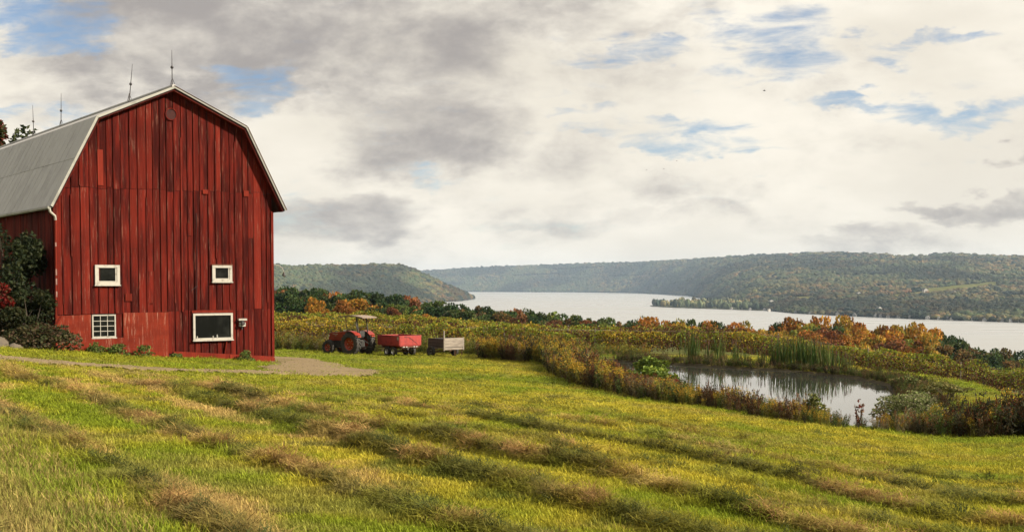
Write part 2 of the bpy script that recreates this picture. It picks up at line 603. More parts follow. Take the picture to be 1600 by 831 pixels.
dense = np.radians(np.linspace(-34, 34, 460))
wide = np.radians(np.concatenate([np.linspace(34, 180, 40)[1:], np.linspace(-180, -34, 40)[1:-1]]))
ang = np.concatenate([dense, wide])
rad = np.concatenate([[1.0], np.geomspace(2.2, 200, 460), np.geomspace(204, 1900, 70)])
A, Rr = np.meshgrid(ang, rad)
GX = (Rr * np.sin(A)).ravel(); GY = (Rr * np.cos(A)).ravel()
GZ = ground_z(GX, GY)
na_, nr_ = len(ang), len(rad)
ii, jj = np.meshgrid(np.arange(nr_ - 1), np.arange(na_), indexing='ij')
j2 = (jj + 1) % na_
Fq = np.stack([ii * na_ + jj, (ii + 1) * na_ + jj, (ii + 1) * na_ + j2, ii * na_ + j2], -1).reshape(-1, 4)[:, ::-1]
V = np.stack([GX, GY, GZ], 1)
V = np.vstack([V, [[0, 0, GZ[:na_].mean()]]])
me = raw_mesh('ground', V, Fq, True)
cf = grass_col(V[:, 0], V[:, 1])
far = sstep(V[:, 1], 80, 100)
cf = mixc(cf, np.array((.10, .105, .03)), far)
dp = np.where((np.abs(V[:, 0]) < 40) & (V[:, 1] > 20) & (V[:, 1] < 90), poly_sd(V[:, 0], V[:, 1], POND), 50)
cf = mixc(cf, np.array((.055, .045, .028)), sstep(dp, .8, .2))
set_col(me, cf * .8)
tag(link_mesh('ground', me, MEADOW), 'sloping mown meadow falling away towards the pond and the lake', 'ground', kind='structure')

# gravel track
m, t, out = new_mat('gravel')
geo = t.n('ShaderNodeNewGeometry')
n1 = t.noise(geo.outputs['Position'], 16.0, 5, .7)
n2 = t.noise(geo.outputs['Position'], .9, 5, .6)
vor = t.n('ShaderNodeTexVoronoi'); vor.inputs['Scale'].default_value = 22; t.link(geo.outputs['Position'], vor.inputs['Vector'])
c = t.mix(t.ramp(n1, .35, .7), (.125, .090, .046), (.215, .165, .098))
c = t.mix(t.ramp(n2, .50, .66, 0, .9), c, (.125, .10, .045))
principled(t, out, c, .95, 0, .15, vor.outputs['Distance'], .8, .03)
GRAVEL = m
gx, gy = np.meshgrid(np.arange(-31, -3.5, .16), np.arange(35, 73, .22))
tm = track_m(gx, gy)
zz_ = ground_z(gx, gy) + np.clip(tm, -.1, .35) * .22 - .015
nx_ = gx.shape[1]
q = []
keep = (tm[:-1, :-1] > -.02) & (tm[1:, 1:] > -.02) & (tm[:-1, 1:] > -.02) & (tm[1:, :-1] > -.02)
a, b = np.nonzero(keep)
idx = a * nx_ + b
Fq = np.stack([idx, idx + 1, idx + nx_ + 1, idx + nx_], 1)
used, inv = np.unique(Fq, return_inverse=True)
V = np.stack([gx.ravel(), gy.ravel(), zz_.ravel()], 1)[used]
me = raw_mesh('gravel_track', V, inv.reshape(-1, 4), True)
tag(link_mesh('gravel_track', me, GRAVEL), 'pale gravel farm track curving past the red barn', 'track', kind='structure')

# ------------------------------------------------------------------ water
def water_mat(name, base, rough, scale, bstr, bdist):
    m, t, out = new_mat(name)
    geo = t.n('ShaderNodeNewGeometry')
    nz = t.noise(t.vmath('MULTIPLY', geo.outputs['Position'], (1, .35, 1)), scale, 5, .6)
    p = principled(t, out, base, rough, 0, .9, nz, bstr, bdist)
    p.inputs['IOR'].default_value = 1.33
    return m


PONDW = water_mat('pond_water', (.030, .031, .028), .010, 2.2, .04, .02)
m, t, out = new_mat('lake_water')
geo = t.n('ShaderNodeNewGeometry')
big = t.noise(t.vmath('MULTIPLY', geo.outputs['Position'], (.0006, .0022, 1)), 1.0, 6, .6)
p = principled(t, out, (.235, .238, .238), t.ramp(big, .35, .65, .24, .36), 0, .5)  # pale base colour stands in for bright sky reflected by the waves
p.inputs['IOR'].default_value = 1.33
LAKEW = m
cx_, cy_ = POND.mean(0)
pts = [(cx_ + (x - cx_) * 1.05 + .1, cy_ + (y - cy_) * 1.03) for x, y in POND]
bm = bmesh.new()
f = bm.faces.new([bm.verts.new((x, y, WATER)) for x, y in pts])
bmesh.ops.triangulate(bm, faces=[f])
me = bpy.data.meshes.new('pond_water'); bm.to_mesh(me); bm.free()
tag(link_mesh('pond_water', me, PONDW), 'still farm pond mirroring pale sky and cattails', 'pond', kind='structure')
LAKE = -75.0
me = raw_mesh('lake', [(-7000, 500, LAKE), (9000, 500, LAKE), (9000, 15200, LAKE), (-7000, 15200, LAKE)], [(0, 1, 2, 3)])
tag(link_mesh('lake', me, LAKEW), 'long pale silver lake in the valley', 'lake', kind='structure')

# ------------------------------------------------------------------ far hills
m, t, out = new_mat('forest_floor')
geo = t.n('ShaderNodeNewGeometry')
at = t.n('ShaderNodeAttribute', attribute_name='col')
n1 = t.noise(t.vmath('MULTIPLY', geo.outputs['Position'], (1, 1, 2.2)), .045, 6, .7)
c = t.mix(t.ramp(n1, .35, .68), at.outputs['Color'], t.mix(1.0, at.outputs['Color'], (.45, .5, .5), 'MULTIPLY'))
principled(t, out, c, 1.0, 0, .0, n1, 1.0, 9.0)
FLOOR = m


def P2T(px): return (px - 800) / 1900.0


def shoreY(py): return -LAKE * 1900 / (py - 445.0)


def hill_mesh(name, pxs, shore, ridge, depth, back, ns, na, seed, fields, conv=1.0, rough=1.0):
    """slope from the shore up to the ridge; shore / ridge / depth are tables over azimuth"""
    T = np.linspace(P2T(pxs[0]), P2T(pxs[-1]), na)
    px = T * 1900 + 800
    ys = np.interp(px, *zip(*shore)); ry = np.interp(px, *zip(*ridge)); dep = np.interp(px, *zip(*depth))
    kern = np.hanning(31); kern /= kern.sum()
    dep = np.convolve(np.pad(dep, 15, mode='edge'), kern, 'valid')
    ys = -LAKE * 1900 / (ys - 445.0)
    yr = ys + dep
    zr = (445 - ry - 3.0) / 1900 * yr
    s = np.concatenate([np.linspace(0, 1, ns), 1 + np.linspace(0, 1, 12)[1:]])
    TT, SS = np.meshgrid(T, s)
    YS = np.broadcast_to(ys, TT.shape); YR = np.broadcast_to(yr, TT.shape); ZR = np.broadcast_to(zr, TT.shape)
    s1 = np.clip(SS, 0, 1); s2 = np.clip(SS - 1, 0, 1)
    Y = YS + (YR - YS) * s1 + back * s2
    X = TT * Y
    prof = s1 ** conv
    prof = prof * .6 + (.4) * (s1 * s1 * (3 - 2 * s1))
    Z = LAKE + .8 + (ZR - LAKE) * prof
    amp = rough * .8 * np.minimum(1, (ZR - LAKE) / 150)
    und = (fbm(X / 900, Y / 1500, seed, 4) - .5) * 2
    Z = Z + amp * und * 45 * s1 * (1 - s1) * 2.2 + amp * (fbm(X / 260, Y / 420, seed + 3, 3) - .5) * 22 * s1 * (1 - s1) * 3
    Z = Z - s2 * s2 * (ZR - LAKE) * .9
    n = TT.shape[1]
    i, j = np.meshgrid(np.arange(TT.shape[0] - 1), np.arange(n - 1), indexing='ij')
    k = (i * n + j).ravel()
    Fq = np.stack([k, k + 1, k + n + 1, k + n], 1)
    V = np.stack([X.ravel(), Y.ravel(), Z.ravel()], 1)
    col = forest_col(V[:, 0], V[:, 1], seed)
    PX = V[:, 0] / V[:, 1] * 1900 + 800; PY = 445 - V[:, 2] / V[:, 1] * 1900
    fm = np.zeros(len(V))
    for (fx, fy, sx, sy, sl, fc) in fields:
        d = np.maximum(np.abs(PX - fx) / sx, np.abs(PY - fy - (PX - fx) * sl) / sy) + (fbm(V[:, 0] / 60, V[:, 1] / 90, 5, 3) - .5) * .5
        f = sstep(d, 1.05, .85)
        col = mixc(col, np.array(fc), f); fm = np.maximum(fm, f)
    me = raw_mesh(name, V, Fq, True)
    set_col(me, col * .7)
    return me, (X, Y, Z, fm.reshape(X.shape), SS)


def forest_col(x, y, seed):
    a = fbm(x / 240, y / 420, seed + 50, 4); b = fbm(x / 45, y / 70, seed + 60, 3)
    c = mixc(np.tile(np.array((.052, .066, .032)), (len(x), 1)), np.array((.105, .090, .040)), sstep(a * .6 + b * .45, .47, .66))
    c = mixc(c, np.array((.12, .075, .038)), sstep(b * .7 + a * .35, .64, .84))
    c = c * (.50 + 1.15 * sstep(fbm(x / 330 + y / 2600, y / 620, 190, 4), .38, .62))[:, None]
    c = mixc(c, np.array((.022, .036, .024)), sstep(a * .4 + fbm(x / 30, y / 60, seed + 80, 2) * .6, .55, .68))
    return c


HILL_PX = (640, 2000)
shoreR = [(560, 455.6), (735, 455.8), (900, 456.6), (1000, 458.2), (1075, 462), (1120, 470), (1180, 483.5), (1240, 489.5), (1330, 494), (1450, 499), (1600, 504), (2000, 516)]
ridgeR = [(560, 426), (665, 422.5), (740, 417), (850, 413), (1000, 409), (1100, 404), (1180, 400), (1300, 396.5), (1380, 398.5), (1440, 400), (1480, 398), (1530, 401), (1600, 403), (2000, 402)]
depR = [(560, 1500), (735, 1500), (900, 1600), (1000, 1900), (1075, 3300), (1120, 4900), (1180, 5900), (1240, 5600), (1330, 5200), (1600, 4600), (2000, 4200)]
fieldsR = [(1180, 440, 60, 1.6, -.03, (.15, .14, .07)), (1320, 432, 70, 1.3, -.02, (.14, .13, .07)), (1000, 432, 50, 1.4, -.03, (.13, .12, .07)), (1570, 462, 30, 2.0, .02, (.17, .16, .06)), (1180, 452, 30, 1.5, .0, (.15, .13, .06)), (1120, 420, 50, 1.0, -.03, (.13, .12, .07)), (1390, 448, 30, 1.6, -.05, (.16, .15, .06)), (1500, 450, 62, 5, -.10, (.17, .17, .05)), (1435, 458, 55, 2.4, -.12, (.19, .18, .06)), (1255, 466, 22, 3.0, -.05, (.20, .19, .06)), (1330, 489, 30, 2.0, .06, (.16, .17, .05)),
           (1120, 470, 25, 1.5, .0, (.14, .13, .05)), (1410, 403, 60, 1.2, .01, (.16, .15, .08)), (840, 431, 40, 2.0, -.05, (.14, .12, .07)), (900, 421, 45, 1.3, -.04, (.13, .11, .06)),
           (1560, 432, 45, 1.5, .02, (.13, .12, .06)), (1300, 470, 35, 1.2, -.05, (.15, .15, .06))]
meR, gridR = hill_mesh('hill', HILL_PX, shoreR, ridgeR, depR, 1500, 190, 420, 100, fieldsR)
tag(link_mesh('hill', meR, FLOOR), 'long wooded hillside along the far shore of the lake', 'hill', kind='structure')
shoreB = [(-700, 500), (250, 486), (430, 481), (600, 475.5), (690, 472), (720, 470), (738, 467)]
ridgeB = [(-700, 405), (250, 420), (430, 415.5), (480, 416.5), (540, 415), (600, 413.5), (628, 415.5), (645, 421), (665, 430), (690, 442), (715, 453), (730, 460), (738, 466)]
depB = [(-700, 1900), (250, 1700), (430, 1700), (600, 1500), (640, 1200), (690, 700), (720, 260), (738, 25)]
meB, gridB = hill_mesh('bluff', (-700, 738), shoreB, ridgeB, depB, 900, 120, 560, 200, [], rough=.6)
tag(link_mesh('bluff', meB, FLOOR), 'rounded wooded bluff ending in the lake beside the barn', 'hill', kind='structure')
# the low wooded point that juts into the lake
spx = [(1016, 478), (1040, 477.3), (1080, 475.5), (1130, 474.2), (1200, 475), (1230, 481), (1190, 485.2), (1120, 482.8), (1080, 481.4), (1040, 480)]
sp = np.array([(P2T(a) * shoreY(b), shoreY(b)) for a, b in spx])
bm = bmesh.new()
f = bm.faces.new([bm.verts.new((x, y, LAKE + 2.5)) for x, y in sp])
ex = bmesh.ops.extrude_face_region(bm, geom=[f])
for v in [g for g in ex['geom'] if isinstance(g, bmesh.types.BMVert)]:
    v.co.z -= 6
bmesh.ops.recalc_face_normals(bm, faces=bm.faces)
me = bpy.data.meshes.new('point_of_land'); bm.to_mesh(me); bm.free()
set_col(me, np.tile(np.array((.09, .09, .045)), (len(me.vertices), 1)))
tag(link_mesh('point_of_land', me, FLOOR), 'low wooded point of land reaching into the lake', 'point', kind='structure')


def blob_tree(seed, tall=1.0):
    """one small far tree, unit size, standing on z=0"""
    bm = bmesh.new()
    bmesh.ops.create_icosphere(bm, subdivisions=2, radius=.5)
    r = np.random.default_rng(seed)
    o1 = r.random(3) * 9
    for v in bm.verts:
        k = 1 + .55 * (vnoise(np.array([v.co.x * 4 + o1[0]]), np.array([v.co.z * 4 + v.co.y * 5 + o1[1]]), seed)[0] - .5) + r.normal() * .07
        v.co = Vector((v.co.x * k, v.co.y * k, v.co.z * k * tall + .5 * tall))
    me = bpy.data.meshes.new('far_tree'); bm.to_mesh(me); bm.free()
    cc = r.uniform(.75, 1.2, len(me.vertices))
    set_col(me, np.stack([cc, cc, cc], 1))
    return me


FARP = [blob_tree(i, random.choice([1.0, 1.15, 1.4])) for i in range(6)]
FTINT = tint_mat('far_tree', 0.0)
for pm in FARP: pm.materials.append(FTINT)


def forest(name, grid, n, size, seed, label, smax=1.0, vmin=0.0):
    X, Y, Z, fm, SS = grid
    r = np.random.default_rng(seed)
    ns = int((SS[:, 0] <= 1.0001).sum())
    fi = r.random(n) * (ns - 1.001); fj = r.random(n) * (X.shape[1] - 1.001)
    i = fi.astype(int); j = fj.astype(int); a = fi - i; b = fj - j
    def smp(G): return (G[i, j] * (1 - a) * (1 - b) + G[i + 1, j] * a * (1 - b) + G[i, j + 1] * (1 - a) * b + G[i + 1, j + 1] * a * b)
    x, y, z, f = smp(X), smp(Y), smp(Z), smp(fm)
    ok = f < r.uniform(.15, .6, n)
    hedge = fbm(x / 30, y / 50, seed, 2)
    ok &= hedge > .25
    x, y, z = x[ok], y[ok], z[ok]; k = len(x)
    sc = size * np.exp(np.clip(r.normal(0, .28, k), -.6, .45)) * np.clip(y / 4200, .85, 1.9)
    tint = .56 * forest_col(x, y, seed) * r.uniform(.88, 1.14, (k, 1)) * np.stack([r.uniform(.85, 1.25, k), np.ones(k), r.uniform(.8, 1.1, k)], 1)
    P = np.stack([x, y, z - sc * .12], 1)
    rot = np.stack([np.zeros(k), np.zeros(k), r.uniform(0, 6.28, k)], 1)
    o = scatter(name, FARP, P, rot, np.stack([sc * 1.45, sc * 1.45, sc * .85], 1), r.integers(0, len(FARP), k), tint)
    return tag(o, label, 'woodland', kind='stuff')


forest('hillside_woodland', gridR, 120000, 10.0, 300, 'autumn woodland covering the hillside across the lake')
forest('bluff_woodland', gridB, 80000, 9.5, 310, 'autumn woodland covering the rounded bluff left of the lake')
r = np.random.default_rng(5)
k = 900
u = r.random((k, 2)); lo, hi = sp.min(0), sp.max(0)
q = lo + u * (hi - lo)
q = q[poly_sd(q[:, 0], q[:, 1], sp) < -4]
k = len(q)
sc = r.uniform(11, 19, k)
tag(scatter('point_woodland', FARP, np.column_stack([q, np.full(k, LAKE + 1.0)]), np.column_stack([np.zeros(k), np.zeros(k), r.uniform(0, 6, k)]), np.column_stack([sc, sc, sc * 1.1]),
            r.integers(0, 6, k), forest_col(q[:, 0], q[:, 1], 8) * r.uniform(.7, 1.5, (k, 1))), 'trees crowding the low point of land in the lake', 'woodland', kind='stuff')

# cottages along the far shore
WHITEW = paint('cottage_white', (.40, .39, .37), (.3, .29, .28), .7)
GREYW = paint('cottage_grey', (.20, .20, .20), (.14, .14, .14), .7)
COTROOF = paint('cottage_roof', (.10, .095, .09), (.06, .055, .05), .8)
DARKGL = paint('dark_window', (.02, .02, .025), (.03, .03, .03), .2)
ORD = ['first', 'second', 'third', 'fourth', 'fifth', 'sixth', 'seventh', 'eighth', 'ninth', 'tenth', 'eleventh', 'twelfth', 'thirteenth', 'fourteenth', 'fifteenth',
       'sixteenth', 'seventeenth', 'eighteenth', 'nineteenth', 'twentieth', 'twenty-first', 'twenty-second', 'twenty-third', 'twenty-fourth', 'twenty-fifth', 'twenty-sixth', 'twenty-seventh',
       'twenty-eighth', 'twenty-ninth', 'thirtieth']
TENS = ['', '', 'twenty', 'thirty', 'forty', 'fifty', 'sixty', 'seventy', 'eighty', 'ninety']


def ordn(i):
    if i < 30: return ORD[i]
    n = i + 1
    if n % 10 == 0: return TENS[n // 10][:-1] + 'ieth'
    return TENS[n // 10] + '-' + ORD[n % 10 - 1]


def cottage(x, y, z, wd, dp, ht, rz, mat, label, group):
    h = empty('cottage', (x, y, z), rz)
    mb = MB(); a, b = wd / 2, dp / 2
    mb.prism([(-a, -2), (a, -2), (a, ht), (0, ht + wd * .32), (-a, ht)], -b, b); mb.build('wall', mat, h)
    mb = MB()
    e = .5
    mb.add([(-a - e, -b - e, ht - e * .55), (0, -b - e, ht + wd * .36), (a + e, -b - e, ht - e * .55), (-a - e, b + e, ht - e * .55), (0, b + e, ht + wd * .36), (a + e, b + e, ht - e * .55)],
           [(0, 1, 4, 3), (1, 2, 5, 4)])
    mb.build('roof', COTROOF, h)
    for s in (-.25, .25):
        mb = MB(); mb.box(wd * s - .6, wd * s + .6, -b - .08, -b - .02, 1.0, 2.4); mb.build('window', DARKGL, h)
    tag(h, label, 'house', group)
    return h


rc = random.Random(3)
cot = []
for i, px in enumerate([1142, 1157, 1172, 1192, 1206, 1222, 1247, 1268, 1290, 1312, 1338, 1352, 1366, 1379, 1392, 1408, 1424, 1436, 1452, 1466, 1481, 1492, 1506, 1523, 1541, 1556, 1569, 1584, 1597]):
    py = np.interp(px, *zip(*shoreR)) if px > 1230 else np.interp(px, [1040, 1080, 1120, 1190, 1230], [480, 481.4, 482.8, 485.2, 488])
    Y = -LAKE * 1900 / (py - 445.0) + (6 if px > 1230 else -4)
    white = rc.random() < .45; px += rc.uniform(-5, 5)
    cottage(P2T(px) * Y, Y, LAKE + 2.0, rc.uniform(5, 9), rc.uniform(5, 8), rc.uniform(2.6, 4.2), rc.uniform(-.6, .6), WHITEW if white else GREYW,
            '%s lakeside cottage, %s from the point along the far shore' % ('small white' if white else 'small grey', ordn(i)), 'cottages along the far shore')
X, Y, Z, fm, SS = gridR
PXg = X / Y * 1900 + 800; PYg = 445 - Z / Y * 1900
for px, py, wd, lab in ((1446, 457, 15, 'white farmhouse in a clearing on the far hillside'), (1206, 474, 14, 'white house among trees above the point'), (1342, 461.5, 12, 'small white house below the hillside meadow'), (1490, 460, 12, 'white house at the right end of the hillside meadow'), (1375, 487, 14, 'tall white house standing among shore trees')):
    d = (PXg - px) ** 2 + ((PYg - py) * 3) ** 2
    d[SS > 1] = 1e9
    i, j = np.unravel_index(np.argmin(d), d.shape)
    k = .985
    h = cottage(X[i, j] * k, Y[i, j] * k, Z[i, j] + 3, wd, wd * .7, wd * .42, .3, WHITEW, lab, 'houses on the far hillside')

# ------------------------------------------------------------------ foliage builders
def leaf_cloud(C, size, r, flat=0.0, asp=1.6):
    """diamond leaves at points C; returns V,F"""
    n = len(C)
    size = np.broadcast_to(size, (n,))
    d = r.normal(size=(n, 3)); d[:, 2] *= (1 - flat); d /= np.linalg.norm(d, axis=1)[:, None] + 1e-9
    e = r.normal(size=(n, 3)); e -= (e * d).sum(1)[:, None] * d; e /= np.linalg.norm(e, axis=1)[:, None] + 1e-9
    L = d * (size * asp / 2)[:, None]; Wd = e * (size / 2)[:, None]
    nn = np.cross(d, e) * (size * .18)[:, None]
    V = np.stack([C - L, C + Wd + nn, C + L, C - Wd + nn], 1).reshape(-1, 3)
    return V, np.arange(4 * n).reshape(-1, 4)


def crown_points(r, n, R, H, z0, nclump, spread=.36):
    """leaf points gathered in uneven clumps inside an egg-shaped crown"""
    cl = []
    while len(cl) < nclump:
        p = r.uniform(-1, 1, 3)
        q = np.linalg.norm(p)
        if q < 1 and q > .35: cl.append(p)
    cl = np.array(cl)
    cl[:, :2] *= (1 - .32 * np.clip(cl[:, 2:3], 0, 1))
    cr = r.uniform(.55, 1.25, nclump) * spread
    k = r.choice(nclump, n, p=cr ** 2 / (cr ** 2).sum())
    d = r.normal(size=(n, 3)); d /= np.linalg.norm(d, axis=1)[:, None]
    rad = cr[k] * r.uniform(.35, 1.08, n) ** .6
    P = cl[k] + d * rad[:, None] * np.array((1, 1, .8))
    shade = r.uniform(.7, 1.3, nclump)[k]
    return P * np.array((R, R, H / 2)) + np.array((0, 0, z0 + H / 2)), shade


def crown_mesh(name, r, n, R, H, z0, nclump, leaf, cols, spread=.36):
    P, sh = crown_points(r, n, R, H, z0, nclump, spread)
    V, Fq = leaf_cloud(P, leaf * r.uniform(.6, 1.3, n), r)
    me = raw_mesh(name, V, Fq)
    c = np.asarray(cols)[r.integers(0, len(cols), n)] * (sh * r.uniform(.75, 1.25, n))[:, None]
    set_col(me, np.repeat(c, 4, 0))
    me.materials.append(LEAF)
    return me


def trunk_mesh(name, r, h, rad, R, nl=6):
    mb = MB()
    mb.tube([(0, 0, -.6), (0, 0, 0), (r.normal() * .1, r.normal() * .1, h * .35), (r.normal() * .2, r.normal() * .2, h * .7), (r.normal() * .3, r.normal() * .3, h)], [rad * 1.25, rad, rad * .75, rad * .45, rad * .12], 8)
    for i in range(nl):
        z = h * r.uniform(.3, .75); an = r.uniform(0, 6.28); l = R * r.uniform(.55, .9)
        mb.tube([(0, 0, z), (math.cos(an) * l * .5, math.sin(an) * l * .5, z + l * .35), (math.cos(an) * l, math.sin(an) * l, z + l * .6)], [rad * .4, rad * .25, rad * .06], 5)
    me = mb.mesh(name, True); me.materials.append(BARK)
    return me


# ------------------------------------------------------------------ tree line behind the vineyard
rt = np.random.default_rng(21)
CR = []; TR = []
for i in range(9):
    nc = int(rt.integers(16, 30))
    tallk = [1.0, 1.25, .9, 1.5, 1.1, 1.35, 1.0, .85, 1.2][i]
    CR.append(crown_mesh('crown', rt, 2600, .5, .86, .14, nc, .045, [(1, 1, 1), (.7, .75, .8), (1.2, 1.15, .9), (.5, .85, .9), (1.0, 1.3, 1.0)], .34 if i % 3 else .28))
    TR.append(trunk_mesh('trunk', rt, .85, .022, .4))
PALS = {'dark green': [(.038, .056, .019), (.032, .050, .020), (.050, .064, .021)], 'olive green': [(.085, .092, .022), (.070, .085, .025)],
        'yellow green': [(.16, .145, .028), (.13, .135, .028)], 'orange': [(.25, .10, .020), (.29, .13, .022), (.21, .08, .02)],
        'golden': [(.27, .155, .028), (.24, .15, .03)], 'rust red': [(.15, .052, .024), (.13, .055, .028), (.17, .066, .03)], 'brown': [(.13, .075, .03), (.11, .07, .03)]}
TOP = [(380, 436), (430, 443), (470, 448), (500, 450), (560, 455), (600, 460), (650, 466), (700, 474), (760, 480), (800, 484), (850, 489), (900, 493), (950, 497), (1000, 499), (1045, 503), (1070, 500), (1120, 507), (1180, 507),
       (1225, 503), (1250, 500), (1270, 497), (1310, 500), (1345, 506), (1380, 509), (1420, 512), (1440, 511), (1470, 519), (1490, 526), (1505, 538), (1530, 545), (1560, 549), (1585, 555), (1640, 556), (1720, 562)]


def kind_at(px, rr):
    u = rr.random()
    if px < 700: return 'dark green' if u < .66 else 'olive green' if u < .80 else 'orange' if u < .90 else 'rust red'
    if px < 1000: return 'dark green' if u < .52 else 'olive green' if u < .76 else 'brown' if u < .88 else 'rust red'
    if px < 1190: return 'dark green' if u < .30 else 'olive green' if u < .48 else 'yellow green' if u < .64 else 'golden' if u < .84 else 'orange'
    if px < 1460: return 'orange' if u < .50 else 'golden' if u < .80 else 'dark green' if u < .84 else 'rust red' if u < .93 else 'yellow green'
    return 'dark green' if u < .62 else 'olive green' if u < .85 else 'brown'


plants = []
rr = random.Random(17)
px = 372.0
while px < 1720:
    plants.append((px, rr.uniform(292, 330), 1.0, None)); px += rr.uniform(9, 15)
px = 380.0
while px < 1720:
    plants.append((px, rr.uniform(262, 285), rr.uniform(.84, 1.0), None)); px += rr.uniform(12, 20)
# lower, brighter trees standing out in front
for px, f, kd in ((492, .8, 'orange'), (536, .72, 'orange'), (562, .55, 'rust red'), (615, .66, 'rust red'), (668, .66, 'orange'), (700, .6, 'rust red'), (765, .6, 'brown'), (950, .6, 'rust red'), (975, .7, 'brown'),
                  (1288, .8, 'rust red'), (1325, .75, 'orange'), (1355, .7, 'golden'), (1396, .75, 'rust red'), (1420, .62, 'orange'), (1452, .72, 'golden'), (1400, .55, 'orange'), (1486, .5, 'rust red'), (1215, .8, 'golden'), (1255, .85, 'orange'), (1180, .85, 'golden')):
    plants.append((px, rr.uniform(238, 255), f, kd))
plants.sort()
counts = {}
for (px, Y, fr, kd) in plants:
    kd_given = kd
    kd = kd or kind_at(px, rr)
    x = P2T(px) * Y
    g = float(field_z(np.array([x]), np.array([Y]))[0])
    top = (445 - np.interp(px, *zip(*TOP)) - rr.uniform(-3.5, 3.5)) / 1900 * Y
    h = max(4.5, (top - g) * 1.0)
    if fr < 1:
        vis = (445 - np.interp(px, *zip(*TOP)))
        h = max(3.2, (top - g) * (fr * .55 + .38)) if kd_given is None else max(2.6, (top - g) * fr)
    i = rr.randrange(9)
    wd = min(h * rr.uniform(.7, 1.0), rr.uniform(7.5, 11)) if kd_given is None or px > 1150 else rr.uniform(3.6, 5.2)
    t_ = empty('tree', (x, Y, g - .2), rr.uniform(0, 6.28))
    cr = link_mesh('crown', CR[i], None, t_); cr.scale = (wd * 1.08, wd * 1.08, h)
    cc = rr.choice(PALS[kd]); k = rr.uniform(.85, 1.2)
    cr.color = (cc[0] * k, cc[1] * k, cc[2] * k, 1)
    tk = link_mesh('trunk', TR[i], None, t_); tk.scale = (h * .8, h * .8, h)
    counts[kd] = counts.get(kd, 0) + 1
    tag(t_, '%s tree behind the vineyard, %s such tree from the barn' % (kd, ordn(counts[kd] - 1)), 'tree', 'trees behind the vineyard')

